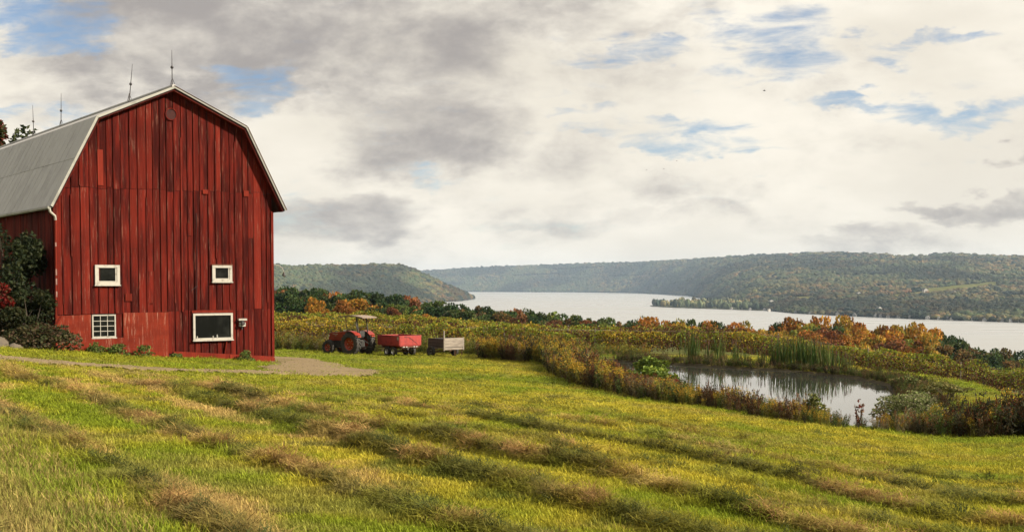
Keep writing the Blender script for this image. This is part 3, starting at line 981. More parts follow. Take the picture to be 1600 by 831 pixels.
# ------------------------------------------------------------------ vineyard
rv = np.random.default_rng(31)
VG = np.array([(.18, .20, .022), (.135, .17, .022), (.215, .205, .028), (.10, .135, .022)])
VY = np.array([(.30, .235, .028), (.26, .185, .028), (.33, .215, .028)])
VR = np.array([(.085, .038, .02), (.12, .06, .024), (.06, .035, .02)])
ROWY = []
y = 91.0
while y < 206:
    ROWY.append(y); y += 7.6 if y < 120 else 8.6
VINEW = paint('vine_wood', (.09, .07, .055), (.05, .04, .03), .9)
for ri, yr in enumerate(ROWY):
    x0 = -.22 * yr - 2; x1 = .46 * yr
    f0 = (lambda x: 0.0)
    near = ri < 6
    per = 280 if ri < 3 else 220 if ri < 8 else 130
    n = int((x1 - x0) * per)
    x = rv.uniform(x0, x1, n)
    yy = yr - x * .02
    # keep the vines off the pond bank and the grass berm
    yy = yy + rv.normal(0, .30, n)
    front = np.interp(x, [-30, -18, -4, 3, 9, 16, 24, 37, 60], [90, 89, 90, 86, 85, 90, 92, 84, 84])
    lump = vnoise(x * .75, np.full(n, ri * 7.3), 3); lump2 = vnoise(x * .21, np.full(n, ri * 3.1), 9)
    topz = 1.15 + .85 * lump + .35 * lump2
    hz = 1 - rv.random(n) ** 1.5 * .88
    z = topz * hz * np.where(rv.random(n) < .04, 1.15, 1.0)
    P = np.stack([x, yy, field_z(x, yy) + z], 1)
    ok = (yy > front - 1.5) & ((lump > .16) | (rv.random(n) < .35))
    P = P[ok]; n = len(P); x = x[ok]; hz_ = hz[ok]
    size = rv.uniform(.6, 1.3, n) * (.13 if ri < 3 else .17 if ri < 8 else .27)
    V, Fq = leaf_cloud(P, size, rv, asp=1.2)
    # colour: rows ripen unevenly; dark red low down and by row also paints shade between rows
    zone = fbm(x * .06, np.full(n, ri * .9), 44, 3)
    left = sstep(x, -8, -15) * (.8 if ri < 1 else .1)
    rowred = (0, .75, .05, .7, .05, .05, .7, .05, .1, .6)[ri] if ri < 10 else .08
    rowred = rowred * (.35 + .9 * sstep(fbm(x * .05 + 3, np.full(n, ri * .4), 52, 2), .35, .6))
    zone = zone * .5 + .5 * fbm(x * .55, np.full(n, ri * 5.7), 45, 2)
    pY = np.clip(sstep(zone, .48, .64) * .7 + left + .05, 0, .88)
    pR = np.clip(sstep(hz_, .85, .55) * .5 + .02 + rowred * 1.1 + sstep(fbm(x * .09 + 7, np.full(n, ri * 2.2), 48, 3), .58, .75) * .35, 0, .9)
    c = VG[rv.integers(0, 4, n)]
    u = rv.random(n)
    c = np.where((u < pY)[:, None], VY[rv.integers(0, 3, n)], c)
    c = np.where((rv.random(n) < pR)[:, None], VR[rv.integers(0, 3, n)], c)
    c = c * rv.uniform(.7, 1.25, n)[:, None]
    xm = (x0 + x1) / 2
    row = empty('vine_row', (xm, yr - xm * .02, float(field_z(np.array([xm]), np.array([yr]))[0])))
    V = V - np.array(row.location)
    me = raw_mesh('foliage', V, Fq); set_col(me, np.repeat(c, 4, 0))
    link_mesh('foliage', me, LEAF, row)
    if ri < 4:
        pm = MB().tube([(0, 0, -.3), (.02, 0, 1.0), (.03, .01, 1.85)], [.05, .046, .04], 6).mesh('post'); pm.materials.append(POSTW)
        sm = MB().tube([(0, 0, -.2), (.06, .02, .45), (-.03, .02, .9), (.05, 0, 1.35)], [.035, .03, .025, .015], 5).mesh('vine_trunk'); sm.materials.append(VINEW)
        xs = x0 + 1.0
        while xs < x1:
            ys = yr - xs * .02
            if ys > np.interp(xs, [-30, -18, -4, 3, 9, 16, 24, 37, 60], [90, 89, 90, 86, 85, 90, 92, 84, 84]) - 1:
                p_ = link_mesh('post', pm, None, row, (xs - row.location.x, ys - row.location.y, float(field_z(np.array([xs]), np.array([ys]))[0]) - row.location.z))
                p_.rotation_euler = (random.uniform(-.05, .05), random.uniform(-.06, .06), random.uniform(0, 6))
            if ri < 2:
                for k in range(1, 4):
                    xk = xs + k * 1.7; yk = yr - xk * .02
                    link_mesh('vine_trunk', sm, None, row, (xk - row.location.x, yk - row.location.y, float(field_z(np.array([xk]), np.array([yk]))[0]) - row.location.z)).rotation_euler = (0, 0, random.uniform(0, 6))
            xs += 6.8
        mb = MB()
        for hh in (1.0, 1.7):
            pth = [(q - row.location.x, yr - q * .02 - row.location.y, float(field_z(np.array([q]), np.array([yr]))[0]) + hh - row.location.z) for q in np.linspace(max(x0, -24), min(x1, 45), 14)]
            mb.tube(pth, .008, 3, False)
        mb.build('wire', POSTW, row)
    tag(row, 'row of autumn grapevines across the slope, %s row back from the tractor' % ordn(ri), 'vine row', 'rows of grapevines')

# ------------------------------------------------------------------ the barn
# local x runs along the gable (left to right), local y goes back, local z = 0 is 3 m below eye level
def red_mat(name, base, dark, bright, worn, wornlo, wornhi, sc=(2.2, 2.2, .22)):
    m, t, out = new_mat(name)
    tcn = t.n('ShaderNodeTexCoord'); oi = t.n('ShaderNodeObjectInfo')
    off = t.math('MULTIPLY', oi.outputs['Random'], 53.0)
    P = t.vmath('ADD', tcn.outputs['Object'], t.comb(0, 0, off))
    grain = t.noise(t.vmath('MULTIPLY', P, (28, 28, .9)), 1.0, 5, .65)
    streak = t.noise(t.vmath('MULTIPLY', P, sc), 1.6, 6, .62)
    patch = t.noise(tcn.outputs['Object'], .55, 5, .6)
    fl = t.noise(t.vmath('MULTIPLY', P, (15, 15, .9)), 1.0, 7, .75)
    c = t.mix(t.ramp(streak, .40, .62), dark, base)
    c = t.mix(t.ramp(oi.outputs['Random'], .55, 1.0, 0, .65), c, bright)
    c = t.mix(t.ramp(patch, .45, .7, 0, .45), c, dark)
    c = t.mix(t.ramp(grain, .42, .66, 0, .55), c, t.mix(1.0, c, (.55, .5, .5), 'MULTIPLY'))
    c = t.mix(t.ramp(fl, wornlo, wornhi, 0, .85), c, worn)
    k = t.ramp(t.math('FRACT', t.math('MULTIPLY', oi.outputs['Random'], 17.3)), 0, 1, .80, 1.15, False)
    c = t.mix(1.0, c, t.comb(k, k, k), 'MULTIPLY')
    principled(t, out, c, .85, 0, .05, grain, .6, .014)
    return m


RED = red_mat('barn_red_boards', (.098, .0100, .0062), (.034, .0044, .0035), (.135, .0155, .009), (.17, .085, .062), .55, .70)
REDP = red_mat('fresh_red_patch', (.145, .019, .011), (.095, .0125, .0075), (.16, .022, .013), (.23, .115, .085), .72, .8)
FOUND = red_mat('painted_foundation', (.130, .0175, .009), (.075, .0105, .0065), (.15, .022, .011), (.26, .14, .10), .55, .68, (1.2, 1.2, 2.0))
BACK = paint('barn_backing', (.035, .007, .006), (.02, .005, .005), .95)
WTRIM = paint('white_trim', (.30, .285, .255), (.17, .155, .135), .6, (7, 7, 7), .5, .72, rnd=.08)
PANE = paint('window_glass', (.004, .0045, .004), (.016, .017, .015), .2, (1.5, 1.5, 1.5), .4, .75, spec=.12, bstr=.02)
TIN = paint('tin_roof', (.30, .295, .295), (.235, .23, .23), .65, (.7, .35, .5), .42, .7, metal=.1, rnd=.05, bstr=.05)
TINW = paint('pale_roof_trim', (.25, .25, .23), (.16, .16, .145), .6, (2, 2, 2), .45, .7, rnd=.06)
IRON = paint('dark_iron', (.035, .035, .04), (.06, .05, .045), .6, metal=.5)
RUST = paint('rusty_metal', (.10, .045, .025), (.05, .03, .02), .85)

LX, LY = -19.167, 50.9
barn = empty('barn', (LX, LY, -3.0), math.atan2(.5932, .80506))
tag(barn, 'weathered red gambrel-roofed barn with grey tin roof at the left', 'barn')
WL, WR = 0.05, 9.95
LEN = 33.0
ROOF = [(-.16, 6.26), (1.79, 10.10), (5.17, 11.66), (8.56, 10.16), (10.47, 6.46)]


def roof_z(u):
    return float(np.interp(u, [p[0] for p in ROOF], [p[1] for p in ROOF]))


def base_z(u):
    """bottom of the cladding at the right, following the ground"""
    return .05 - (u - 5.15) * .079


# backing walls, coloured dark to stand for shade in the board gaps
mb = MB()
mb.prism([(WL + .06, -1.1), (WR - .06, -1.4), (WR - .06, roof_z(WR) - .16), (8.5, 10.0), (5.17, 11.48), (1.84, 9.95), (WL + .06, roof_z(WL) - .2)], .05, .16)
mb.build('gable_backing', BACK, barn)
mb = MB(); mb.box(WL + .06, WL + .16, .17, LEN - .2, -1.0, roof_z(WL) - .2); mb.box(WR - .16, WR - .06, .17, LEN - .2, -1.6, roof_z(WR) - .2); mb.box(WL + .06, WR - .06, LEN - .19, LEN - .05, -1.4, 6.0)
mb.build('side_wall_backing', BACK, barn)

rb = random.Random(5)
edges = [WL]
while edges[-1] < WR - .2:
    edges.append(edges[-1] + rb.uniform(.26, .40))
edges[-1] = WR


def board(u0, u1, zb0, zb1, zt0, zt1, y0, th=.035, mat=RED, name='board'):
    """one upright board with a slightly wavering edge"""
    w1, w2 = rb.uniform(-.008, .008), rb.uniform(-.008, .008)
    zm0 = (zb0 + zt0) / 2
    pts = [(u0, zb0), (u1, zb1), (u1 + w1, (zb1 + zt1) / 2), (u1, zt1), (u0, zt0), (u0 + w2, zm0)]
    return MB().prism(pts, y0, y0 + th).build(name, mat, barn)


SEAM = 7.10
for a, b in zip(edges[:-1], edges[1:]):
    g0, g1 = a + rb.uniform(.008, .034), b - rb.uniform(.008, .034)
    mid = (a + b) / 2
    # gable tier
    if min(roof_z(g0), roof_z(g1)) - .16 > SEAM + .1:
        s = SEAM + rb.uniform(-.05, .06) + .012 * mid
        brk = None
        board(g0, g1, s, s, roof_z(g0) - .17, roof_z(g1) - .17, -.012 - rb.uniform(0, .022))
        top = s - .02
        t0 = t1 = top
    else:
        t0, t1 = roof_z(g0) - .17, roof_z(g1) - .17
    # middle tier
    lo = 1.74 + (mid * .015) if mid < 4.9 else 1.87 + rb.uniform(-.04, .04)
    if rb.random() < .22:
        cut = rb.uniform(3.0, 6.2)
        board(g0, g1, lo, lo, cut, cut, .0 - rb.uniform(0, .022))
        board(g0, g1, cut + .012, cut + .012, t0, t1, -.004 - rb.uniform(0, .022))
    else:
        board(g0, g1, lo, lo, t0, t1, .0 - rb.uniform(0, .024))
    # bottom tier at the right
    if mid > 4.9:
        board(g0, g1, base_z(g0) - .1, base_z(g1) - .1, lo - .015, lo - .015, .006 - rb.uniform(0, .02))
    # cover strips nailed over some joints
    if rb.random() < .42:
        z0 = rb.choice([1.8, 2.2, 4.2, 7.2]); z1 = min(rb.choice([7.0, 6.8, 9.5]), roof_z(b) - .2)
        if z1 - z0 > 1 and b < WR - .1:
            MB().box(b - .03, b + .03, -.052, -.0365, z0, z1).build('cover_strip', RED, barn)
# corner boards
MB().box(WL - .04, WL + .10, -.055, -.037, 1.7, 6.3).build('corner_board', RED, barn)
MB().box(WR - .09, WR + .03, -.056, -.037, -.35, 6.4).build('corner_board', RED, barn)
# side wall boards
yv = .06
while yv < 16:
    yn = yv + rb.uniform(.27, .4)
    MB().box(WL - .035 - rb.uniform(0, .02), WL + .02, yv + .006, yn - .008, 1.2, 6.2).build('side_board', RED, barn)
    yv = yn
MB().box(WR - .02, WR + .03, .06, LEN - .1, -1.2, 6.3).build('far_side_wall', RED, barn)
MB().box(WL - .05, WL + .055, .02, LEN - .1, -1.2, 1.2).build('side_foundation', FOUND, barn)
# patches on the gable
for (u0, u1, z0, z1) in ((1.89, 2.12, 7.23, 8.74), (6.56, 6.80, 7.07, 7.26), (8.52, 8.76, 7.04, 7.30), (3.0, 3.28, 2.30, 2.62), (4.02, 4.26, 2.2, 3.6), (5.82, 6.05, 5.2, 5.75)):
    MB().box(u0, u1, -.062, -.0375, z0, z1).build('patch_board', REDP if z1 > 7 or z1 < 3 else RED, barn)
MB().box(5.98, 7.93, -.066, -.0375, 1.74, 1.86).build('lintel_board', REDP, barn)
# painted foundation with a recess for the window
MB().prism([(.02, -.9), (4.88, -1.05), (4.88, 1.80), (2.87, 1.79), (2.87, .73), (1.49, .73), (1.49, 1.74), (.02, 1.70)], -.11, .04).build('foundation', FOUND, barn, bevel=.012)
for (z, u0, u1) in ((1.25, 2.95, 4.8), (.78, 2.95, 4.8), (.3, .1, 4.8), (1.2, .1, 1.4)):
    MB().box(u0, u1, -.1125, -.109, z, z + .012).build('form_line', REDP, barn)
MB().prism([(5.12, -.75), (9.93, -1.3), (9.93, base_z(9.93) + .0), (5.12, .06)], -.075, -.040).build('kick_board', REDP, barn)
MB().prism([(7.75, -1.2), (9.97, -1.4), (9.97, base_z(9.93) - .05), (7.75, base_z(7.75) - .02)], -.10, -.0765).build('kick_board', REDP, barn)
# attic vent disc
mb = MB(); mb.lathe([(-.045, .23), (-.075, .23), (-.075, .275), (-.04, .275)], 24, 'y', (5.14, 0, 10.49))
vent = mb.build('round_vent', RED, barn)
MB().lathe([(-.046, .23), (-.047, .001)], 24, 'y', (5.14, 0, 10.49)).build('vent_disc', BACK, vent)


def window(u0, u1, z0, z1, y, fw, depth, tilt=0.0, inner=True, cols=0, rows=0):
    mb = MB()
    mb.box(u0, u1, y - depth, y, z1 - fw, z1); mb.box(u0, u1, y - depth, y, z0, z0 + fw)
    mb.box(u0, u0 + fw, y - depth + .003, y, z0 + fw, z1 - fw); mb.box(u1 - fw, u1, y - depth + .003, y, z0 + fw, z1 - fw)
    wn = mb.build('window', WTRIM, barn)
    MB().box(u0 - .03, u1 + .03, y - depth - .035, y - .002, z0 - .045, z0 - .002).build('sill', WTRIM, wn)
    MB().box(u0 + fw * .8, u1 - fw * .8, y - .012, y - .004, z0 + fw * .8, z1 - fw * .8).build('pane', PANE, wn)
    if inner:
        s = .045
        mb = MB(); a, b, c_, d = u0 + fw, u1 - fw, z0 + fw, z1 - fw
        mb.box(a + .002, a + s, y - .035, y - .013, c_ + .002, d - .002); mb.box(b - s * 1.6, b - .002, y - .035, y - .013, c_ + .002, d - .002)
        mb.box(a + s, b - s * 1.6, y - .034, y - .013, c_ + .002, c_ + s)
        mb.build('sash', WTRIM, wn)
    for k in range(1, cols):
        q = u0 + fw + (u1 - u0 - 2 * fw) * k / cols
        MB().box(q - .012, q + .012, y - .030, y - .0125, z0 + fw, z1 - fw).build('muntin', WTRIM, wn)
    for k in range(1, rows):
        q = z0 + fw + (z1 - z0 - 2 * fw) * k / rows
        MB().box(u0 + fw, u1 - fw, y - .032, y - .0125, q - .012, q + .012).build('muntin', WTRIM, wn)
    return wn


window(1.70, 2.76, 3.0, 3.85, -.040, .12, .06)
w2 = window(6.95, 7.90, 3.14, 3.88, -.040, .11, .06)
MB().box(6.93, 7.92, -.11, -.0415, 3.885, 3.925).build('drip_cap', RUST, w2)
w3 = window(1.55, 2.56, .75, 1.73, -.028, .055, .05, inner=False, cols=3, rows=4)
MB().box(2.57, 2.86, -.05, -.030, .74, 1.75).build('reveal_board', RED, barn)
window(6.02, 7.90, .52, 1.72, -.044, .095, .07, inner=False)
MB().tube([(7.62, -.06, .5), (7.52, -.06, -.1)], .035, 5).build('prop_stick', RED, barn)
# meter box
bx = MB().box(8.22, 8.50, -.16, -.04, 1.10, 1.28).build('meter_box', WTRIM, barn)
MB().box(8.16, 8.56, -.19, -.04, 1.37, 1.46).build('meter_hood', WTRIM, bx)
MB().lathe([(-.16, .10), (-.26, .09), (-.27, .001)], 14, 'y', (8.34, 0, 1.24)).build('meter_dial', IRON, bx)
MB().tube([(8.36, -.07, 1.08), (8.36, -.07, .95)], .03, 6).build('conduit', IRON, bx)
# cable on the boards
MB().tube([(6.24, -.06, 6.2), (6.25, -.06, 4.4), (6.22, -.06, 2.8), (6.2, -.06, 1.9)], .014, 4).build('wall_cable', IRON, barn)
MB().tube([(5.96, -.075, 2.75), (6.12, -.085, 2.87), (6.26, -.07, 2.96)], .012, 4).build('wall_cable', IRON, barn)

# roof: tin sheets on the near lower slope, one sheet per plane elsewhere
OV = .36


def slope_quad(mb, p, q, y0, y1, th, lift=0.0):
    """slab between profile points p and q"""
    d = Vector((q[0] - p[0], q[1] - p[1])); n = Vector((-d.y, d.x)).normalized()
    if n.y < 0: n = -n
    a, b = n * lift, n * (lift - th)
    vs = []
    for y in (y0, y1):
        vs += [(p[0] + a.x, y, p[1] + a.y), (q[0] + a.x, y, q[1] + a.y), (q[0] + b.x, y, q[1] + b.y), (p[0] + b.x, y, p[1] + b.y)]
    mb.add(vs, [(0, 1, 2, 3), (7, 6, 5, 4), (0, 4, 5, 1), (1, 5, 6, 2), (2, 6, 7, 3), (3, 7, 4, 0)])


P0, P1, P2, P3, P4 = ROOF
roof = empty('roof'); roof.parent = barn
for (p, q) in ((P0, P1), (P1, P2), (P2, P3), (P3, P4)):
    mb = MB(); slope_quad(mb, p, q, -OV + .03, LEN, .11, -.03); mb.build('roof_deck', BACK, roof)
yv = -OV
mid = (P0[0] * .47 + P1[0] * .53, P0[1] * .47 + P1[1] * .53)
while yv < LEN:
    yn = yv + .78
    for (p, q, l) in ((P0, (mid[0] + .02, mid[1] + .04), .0), (mid, P1, .012)):
        mb = MB(); slope_quad(mb, p, q, yv + .002, yn - .002, .012, l + rb.uniform(0, .004))
        # standing rib along the joint
        slope_quad(mb, p, q, yn - .02, yn - .010, .012, l + .006)
        mb.build('roof_sheet', TIN, roof)
    yv = yn
for (p, q) in ((P1, P2), (P2, P3), (P3, P4)):
    mb = MB(); slope_quad(mb, p, q, -OV, LEN, .02, .004); mb.build('roof_sheet', TIN, roof)
MB().tube([(P2[0], -OV, P2[1] + .02), (P2[0], LEN, P2[1] + .02)], .09, 8).build('ridge_cap', TIN, roof)
for (p, q, m_) in ((P0, P1, TINW), (P1, P2, TINW), (P2, P3, TINW), (P3, P4, TINW)):
    mb = MB(); slope_quad(mb, p, q, -OV - .035, -OV - .002, .10 if p[0] < 5 else .07, .02); mb.build('rake_board', m_, roof)
# dark worn edge of the tin lying over the right rake boards
for (p, q) in ((P2, P3), (P3, P4)):
    mb = MB(); slope_quad(mb, p, q, -OV - .06, -OV + .3, .02, .045); mb.build('rake_flashing', RUST, roof)
# soffit of the gable overhang
for (p, q) in ((P0, P1), (P1, P2), (P2, P3), (P3, P4)):
    mb = MB(); slope_quad(mb, p, q, -OV + .005, -.01, .02, -.145); mb.build('soffit_board', RED, roof)
# gutter and downspout
WORN = paint('worn_pink', (.20, .13, .11), (.13, .06, .05), .8)
mb = MB()
prof = [(-.07, .05), (-.07, -.03), (-.035, -.07), (.035, -.07), (.07, -.03), (.07, .05)]
vs = []
for y in (-OV + .02, LEN):
    vs += [(P0[0] - .05 + a, y, P0[1] - .06 + b) for a, b in prof]
n = len(prof)
mb.add(vs, [(i, i + 1, i + 1 + n, i + n) for i in range(n - 1)] + [tuple(range(n)), tuple(range(2 * n - 1, n - 1, -1))])
gut = mb.build('gutter', TINW, barn)
MB().tube([(-.2, -.26, 6.16), (-.16, -.26, 6.02), (.06, -.14, 5.86), (.09, -.11, 5.7)], .055, 8).build('spout_elbow', WTRIM, gut)
MB().tube([(.09, -.11, 5.7), (.07, -.11, 3.5), (.03, -.12, 1.6)], .052, 8).build('downspout', REDP, gut)
for z in (4.6, 3.4, 3.0, 2.5):
    MB().box(.045, .10, -.168, -.155, z, z + rb.uniform(.08, .3)).build('bare_patch', WORN, gut)

BM = Matrix.Translation((LX, LY, -3.0)) @ Matrix.Rotation(math.atan2(.5932, .80506), 4, 'Z')
for i, (t_, h, lean) in enumerate(((-.15, 1.55, 0), (5.4, 1.75, .10), (16.4, 1.75, .02), (21.8, 1.75, -.02))):
    loc = BM @ Vector((P2[0], t_, P2[1] + .06))
    rod = empty('lightning_rod', loc, 0)
    MB().tube([(0, 0, 0), (lean * h * .5, 0, h * .5), (lean * h, 0, h)], [.024, .018, .008], 6).build('rod', IRON, rod)
    MB().lathe([(.72, .001), (.755, .055), (.80, .072), (.845, .055), (.88, .001)], 10, 'z', (lean * .8, 0, 0)).build('glass_ball', IRON, rod)
    mb = MB()
    for an in (0.5, 2.6, 4.7):
        mb.tube([(math.cos(an) * .17, math.sin(an) * .17, -.08), (.02 * lean, 0, .36)], .012, 4)
    mb.build('tripod_foot', IRON, rod)
    tag(rod, 'thin iron lightning rod on the barn ridge, %s from the front gable' % ORD[i], 'lightning rod', 'lightning rods on the barn ridge')

# gooseneck lamp on the far corner of the barn
gl = empty('gooseneck_lamp', BM @ Vector((WR + .03, .25, 3.85)), barn.rotation_euler.z)
MB().tube([(0, 0, 0), (.12, -.02, .06), (.36, -.06, .07), (.52, -.08, -.04), (.60, -.1, -.28)], .018, 6).build('arm', WTRIM, gl)
MB().lathe([(-.20, .03), (-.26, .06), (-.36, .10), (-.37, .09)], 12, 'z', (.61, -.1, -.06)).build('lamp_shade', IRON, gl)
MB().lathe([(-.32, .001), (-.35, .045), (-.40, .04), (-.43, .001)], 10, 'z', (.61, -.1, -.06)).build('bulb', WTRIM, gl)
MB().box(-.012, .012, -.05, .05, -.06, .06).build('mount', IRON, gl)
tag(gl, 'small gooseneck lamp on the right corner of the barn', 'lamp')
# plank leaning at the left corner
pk = MB().tube([(0, 0, 0), (.95, .12, 1.5)], [.055, .05], 4).build('leaning_plank', REDP, None, BM @ Vector((-.78, -.55, .22)))
pk.rotation_euler = (0, 0, barn.rotation_euler.z)
tag(pk, 'red plank leaning against the left corner of the barn', 'plank')
# things standing on the inside sill of the big window
for i, (u, sz, m_, lab) in enumerate(((6.20, .06, WTRIM, 'small pale jar at the left end of the big window sill'), (6.95, .06, WTRIM, 'white jar in the middle of the big window sill'), (7.14, .09, TINW, 'tall pale bottle beside the jar on the window sill'))):
    mb = MB(); mb.lathe([(0, .001), (0, sz * .45), (sz, sz * .45), (sz * 1.3, sz * .2), (sz * 1.6, sz * .2), (sz * 1.6, .001)], 10, 'z')
    o = mb.build('jar', m_, None, BM @ Vector((u, -.088, .617)))
    tag(o, lab, 'jar', 'jars in the barn window')

# ------------------------------------------------------------------ tractor and trailers
TRED = paint('tractor_red', (.20, .018, .009), (.12, .013, .009), .38, (3, 3, 3), rnd=.03, bstr=.03)
ORNG = paint('rim_orange', (.27, .036, .012), (.16, .022, .010), .5, rnd=.02)
TYRE = paint('tyre_rubber', (.022, .021, .020), (.045, .040, .034), .85, (4, 4, 4), rnd=.05)
BLKM = paint('black_metal', (.018, .018, .018), (.04, .036, .032), .55, (5, 5, 5))
CANV = paint('canopy_tan', (.19, .145, .115), (.14, .105, .085), .7, rnd=.03)
SILV = paint('silver_metal', (.55, .55, .53), (.35, .34, .32), .4, metal=.6)
TRLR = paint('trailer_red', (.26, .027, .022), (.16, .018, .017), .5, (4, 4, 4), rnd=.03)
WOOD = paint('bare_plank', (.22, .19, .16), (.13, .11, .09), .85, (2, 2, 14), .4, .7, rnd=.06)


def wheel(root, x, y, z, R, wd, rimR, lugs, side, rimmat, name='wheel'):
    wh = empty(name); wh.parent = root; wh.location = (x, y, z)
    h = wd / 2
    mb = MB()
    mb.lathe([(-h * .78, rimR), (-h, rimR * 1.12), (-h, R * .88), (-h * .82, R * .965), (0, R * .985), (h * .82, R * .965), (h, R * .88), (h, rimR * 1.12), (h * .78, rimR)], 28)
    for k in range(lugs):
        for s in (-1, 1):
            an = 2 * PI * (k + (.5 if s > 0 else 0)) / lugs
            M = Matrix.Rotation(-an, 4, 'Y') @ Matrix.Translation((R * .98, s * h * .48, 0)) @ Matrix.Rotation(s * .6, 4, 'X')
            mb.box(-.03, .035, -h * .52, h * .52, -.035 * R - .012, .035 * R + .012, M)
    mb.build('tyre', TYRE, wh)
    mb = MB()
    o = side
    mb.lathe([(o * h * .80, rimR * 1.03), (o * h * .55, rimR * .93), (o * h * .15, rimR * .80), (o * h * .12, rimR * .42), (o * h * .40, rimR * .34), (o * h * .42, .001)], 24)
    mb.lathe([(-o * h * .78, rimR * 1.0), (-o * h * .1, rimR * .9), (-o * h * .08, .001)], 20)
    mb.build('rim', rimmat, wh)
    mb = MB()
    for k in range(6):
        an = 2 * PI * k / 6
        mb.lathe([(o * h * .15, .001), (o * h * .26, .028), (o * h * .26, .001)], 6, 'y', (math.cos(an) * rimR * .58, 0, math.sin(an) * rimR * .58))
    mb.build('wheel_bolts', SILV, wh)
    return wh


HD = math.atan2(.75, -.66)
tx_, ty_ = -10.0, 79.0
tr = empty('tractor', (tx_, ty_, gz(tx_, ty_) - .03), math.atan2(.58, -.815))
tag(tr, 'red farm tractor with tan canopy parked before the vineyard', 'tractor')
for s in (1, -1):
    wheel(tr, 0, s * .70, .74, .74, .44, .40, 20, s, ORNG, 'rear_wheel')
    wheel(tr, 2.0, s * .66, .47, .47, .30, .25, 14, s, ORNG, 'front_wheel')
hood = MB().prism([(.78, .92), (2.32, .88), (2.36, 1.30), (2.25, 1.40), (.80, 1.52)], -.31, .31).build('hood', TRED, tr, bevel=.03)
MB().box(2.365, 2.385, -.25, .25, .93, 1.28).build('grille', BLKM, hood)
for s in (1, -1):
    MB().lathe([(0, .07), (.03, .06), (.032, .001)], 10, 'y', (2.30, s * .312 if s > 0 else -.344, 1.2)).build('headlight', SILV, hood)
    for k, (a, b) in enumerate(((1.55, .028), (1.63, .03), (1.71, .022), (1.79, .03), (1.87, .028), (1.95, .026))):
        MB().box(a - .025, a + .025, s * .3105 - .002, s * .3105 + .004, 1.30, 1.30 + b * 1.7).build('decal_stroke', WTRIM, hood)
    MB().box(1.62, 1.80, s * .3105 - .002, s * .3105 + .003, 1.22, 1.245).build('decal_stroke', WTRIM, hood)
MB().box(.55, 2.25, -.22, .22, .50, .915).build('engine_block', BLKM, tr, bevel=.03)
MB().box(-.35, .75, -.26, .26, .52, .98).build('gearbox', BLKM, tr, bevel=.03)
MB().tube([(0, -.52, .74), (0, .52, .74)], .10, 10).build('rear_axle', BLKM, tr)
MB().tube([(2.0, -.55, .47), (2.0, .55, .47)], .07, 8).build('front_axle', BLKM, tr)
MB().box(1.85, 2.15, -.12, .12, .42, .60).build('axle_bolster', BLKM, tr)
for s in (1, -1):
    y0, y1 = (.40, .92) if s > 0 else (-.92, -.40)
    mb = MB(); pts = []
    for k in range(9):
        an = math.radians(70 + k * 8.5)
        pts.append((math.cos(an) * .84, .74 + math.sin(an) * .84))
    inner = [(x * .965, .74 + (z - .74) * .965) for x, z in pts]
    for k in range(8):
        mb.prism([inner[k], inner[k + 1], pts[k + 1], pts[k]], y0, y1)
    fd = mb.build('fender', TRED, tr)
    MB().box(-.72, -.66, y0 + .1, y1 - .1, 1.18, 1.26).build('tail_lamp', ORNG, fd)
MB().box(-.30, .20, -.24, .24, 1.10, 1.20).build('seat', BLKM, tr, bevel=.03)
MB().box(-.36, -.26, -.24, .24, 1.18, 1.55).build('seat_back', BLKM, tr, bevel=.03)
MB().box(.52, .80, -.28, .28, 1.0, 1.56).build('dashboard', BLKM, tr, bevel=.03)
MB().tube([(.62, 0, 1.45), (.42, 0, 1.66)], .02, 6).build('steering_column', BLKM, tr)
mb = MB(); c_ = Vector((.42, 0, 1.67)); ax = Vector((-.7, 0, .72)).normalized(); u_ = Vector((0, 1, 0)); v_ = ax.cross(u_)
mb.tube([c_ + (u_ * math.cos(a) + v_ * math.sin(a)) * .19 for a in np.linspace(0, 2 * PI, 17)], .016, 6, False)
mb.build('steering_wheel', BLKM, tr)
for s in (1, -1):
    MB().tube([(-.42, s * .46, .95), (-.40, s * .46, 1.6), (-.30, s * .46, 2.42)], [.045, .045, .04], 6).build('canopy_post', BLKM, tr)
    MB().tube([(.50, s * .46, 1.5), (.62, s * .46, 2.0), (.62, s * .50, 2.44)], .028, 6).build('canopy_strut', BLKM, tr)
MB().box(-.45, -.38, -.46, .46, 2.36, 2.42).build('canopy_crossbar', BLKM, tr)
mb = MB(); rws = []
for k in range(9):
    q = k / 8; x_ = -1.0 + q * 2.1; z_ = 2.46 + .10 * math.sin(PI * q) + q * .03
    rws.append((x_, z_))
top = rws + [(x_, z_ - .06) for x_, z_ in reversed(rws)]
mb.prism(top[::-1], -.68, .68); mb.build('canopy', CANV, tr)
MB().tube([(1.35, .2, 1.45), (1.35, .2, 1.75)], .03, 8).build('exhaust_pipe', BLKM, tr)
MB().lathe([(0, .09), (.10, .09), (.12, .001)], 10, 'z', (.95, .25, 1.5)).build('air_cleaner', SILV, tr)
for s in (1, -1):
    MB().tube([(-.1, s * .3, .55), (-.95, s * .34, .48)], .035, 6).build('hitch_arm', BLKM, tr)
MB().tube([(-.45, 0, 1.0), (-.9, 0, .75)], .03, 6).build('top_link', BLKM, tr)
MB().box(.45, .85, .32, .55, .42, .47).build('step', BLKM, tr)
MB().box(.40, .85, -.55, -.32, .42, .47).build('step', BLKM, tr)
MB().box(2.28, 2.6, -.28, .28, .50, .78).build('front_weights', BLKM, tr, bevel=.02)

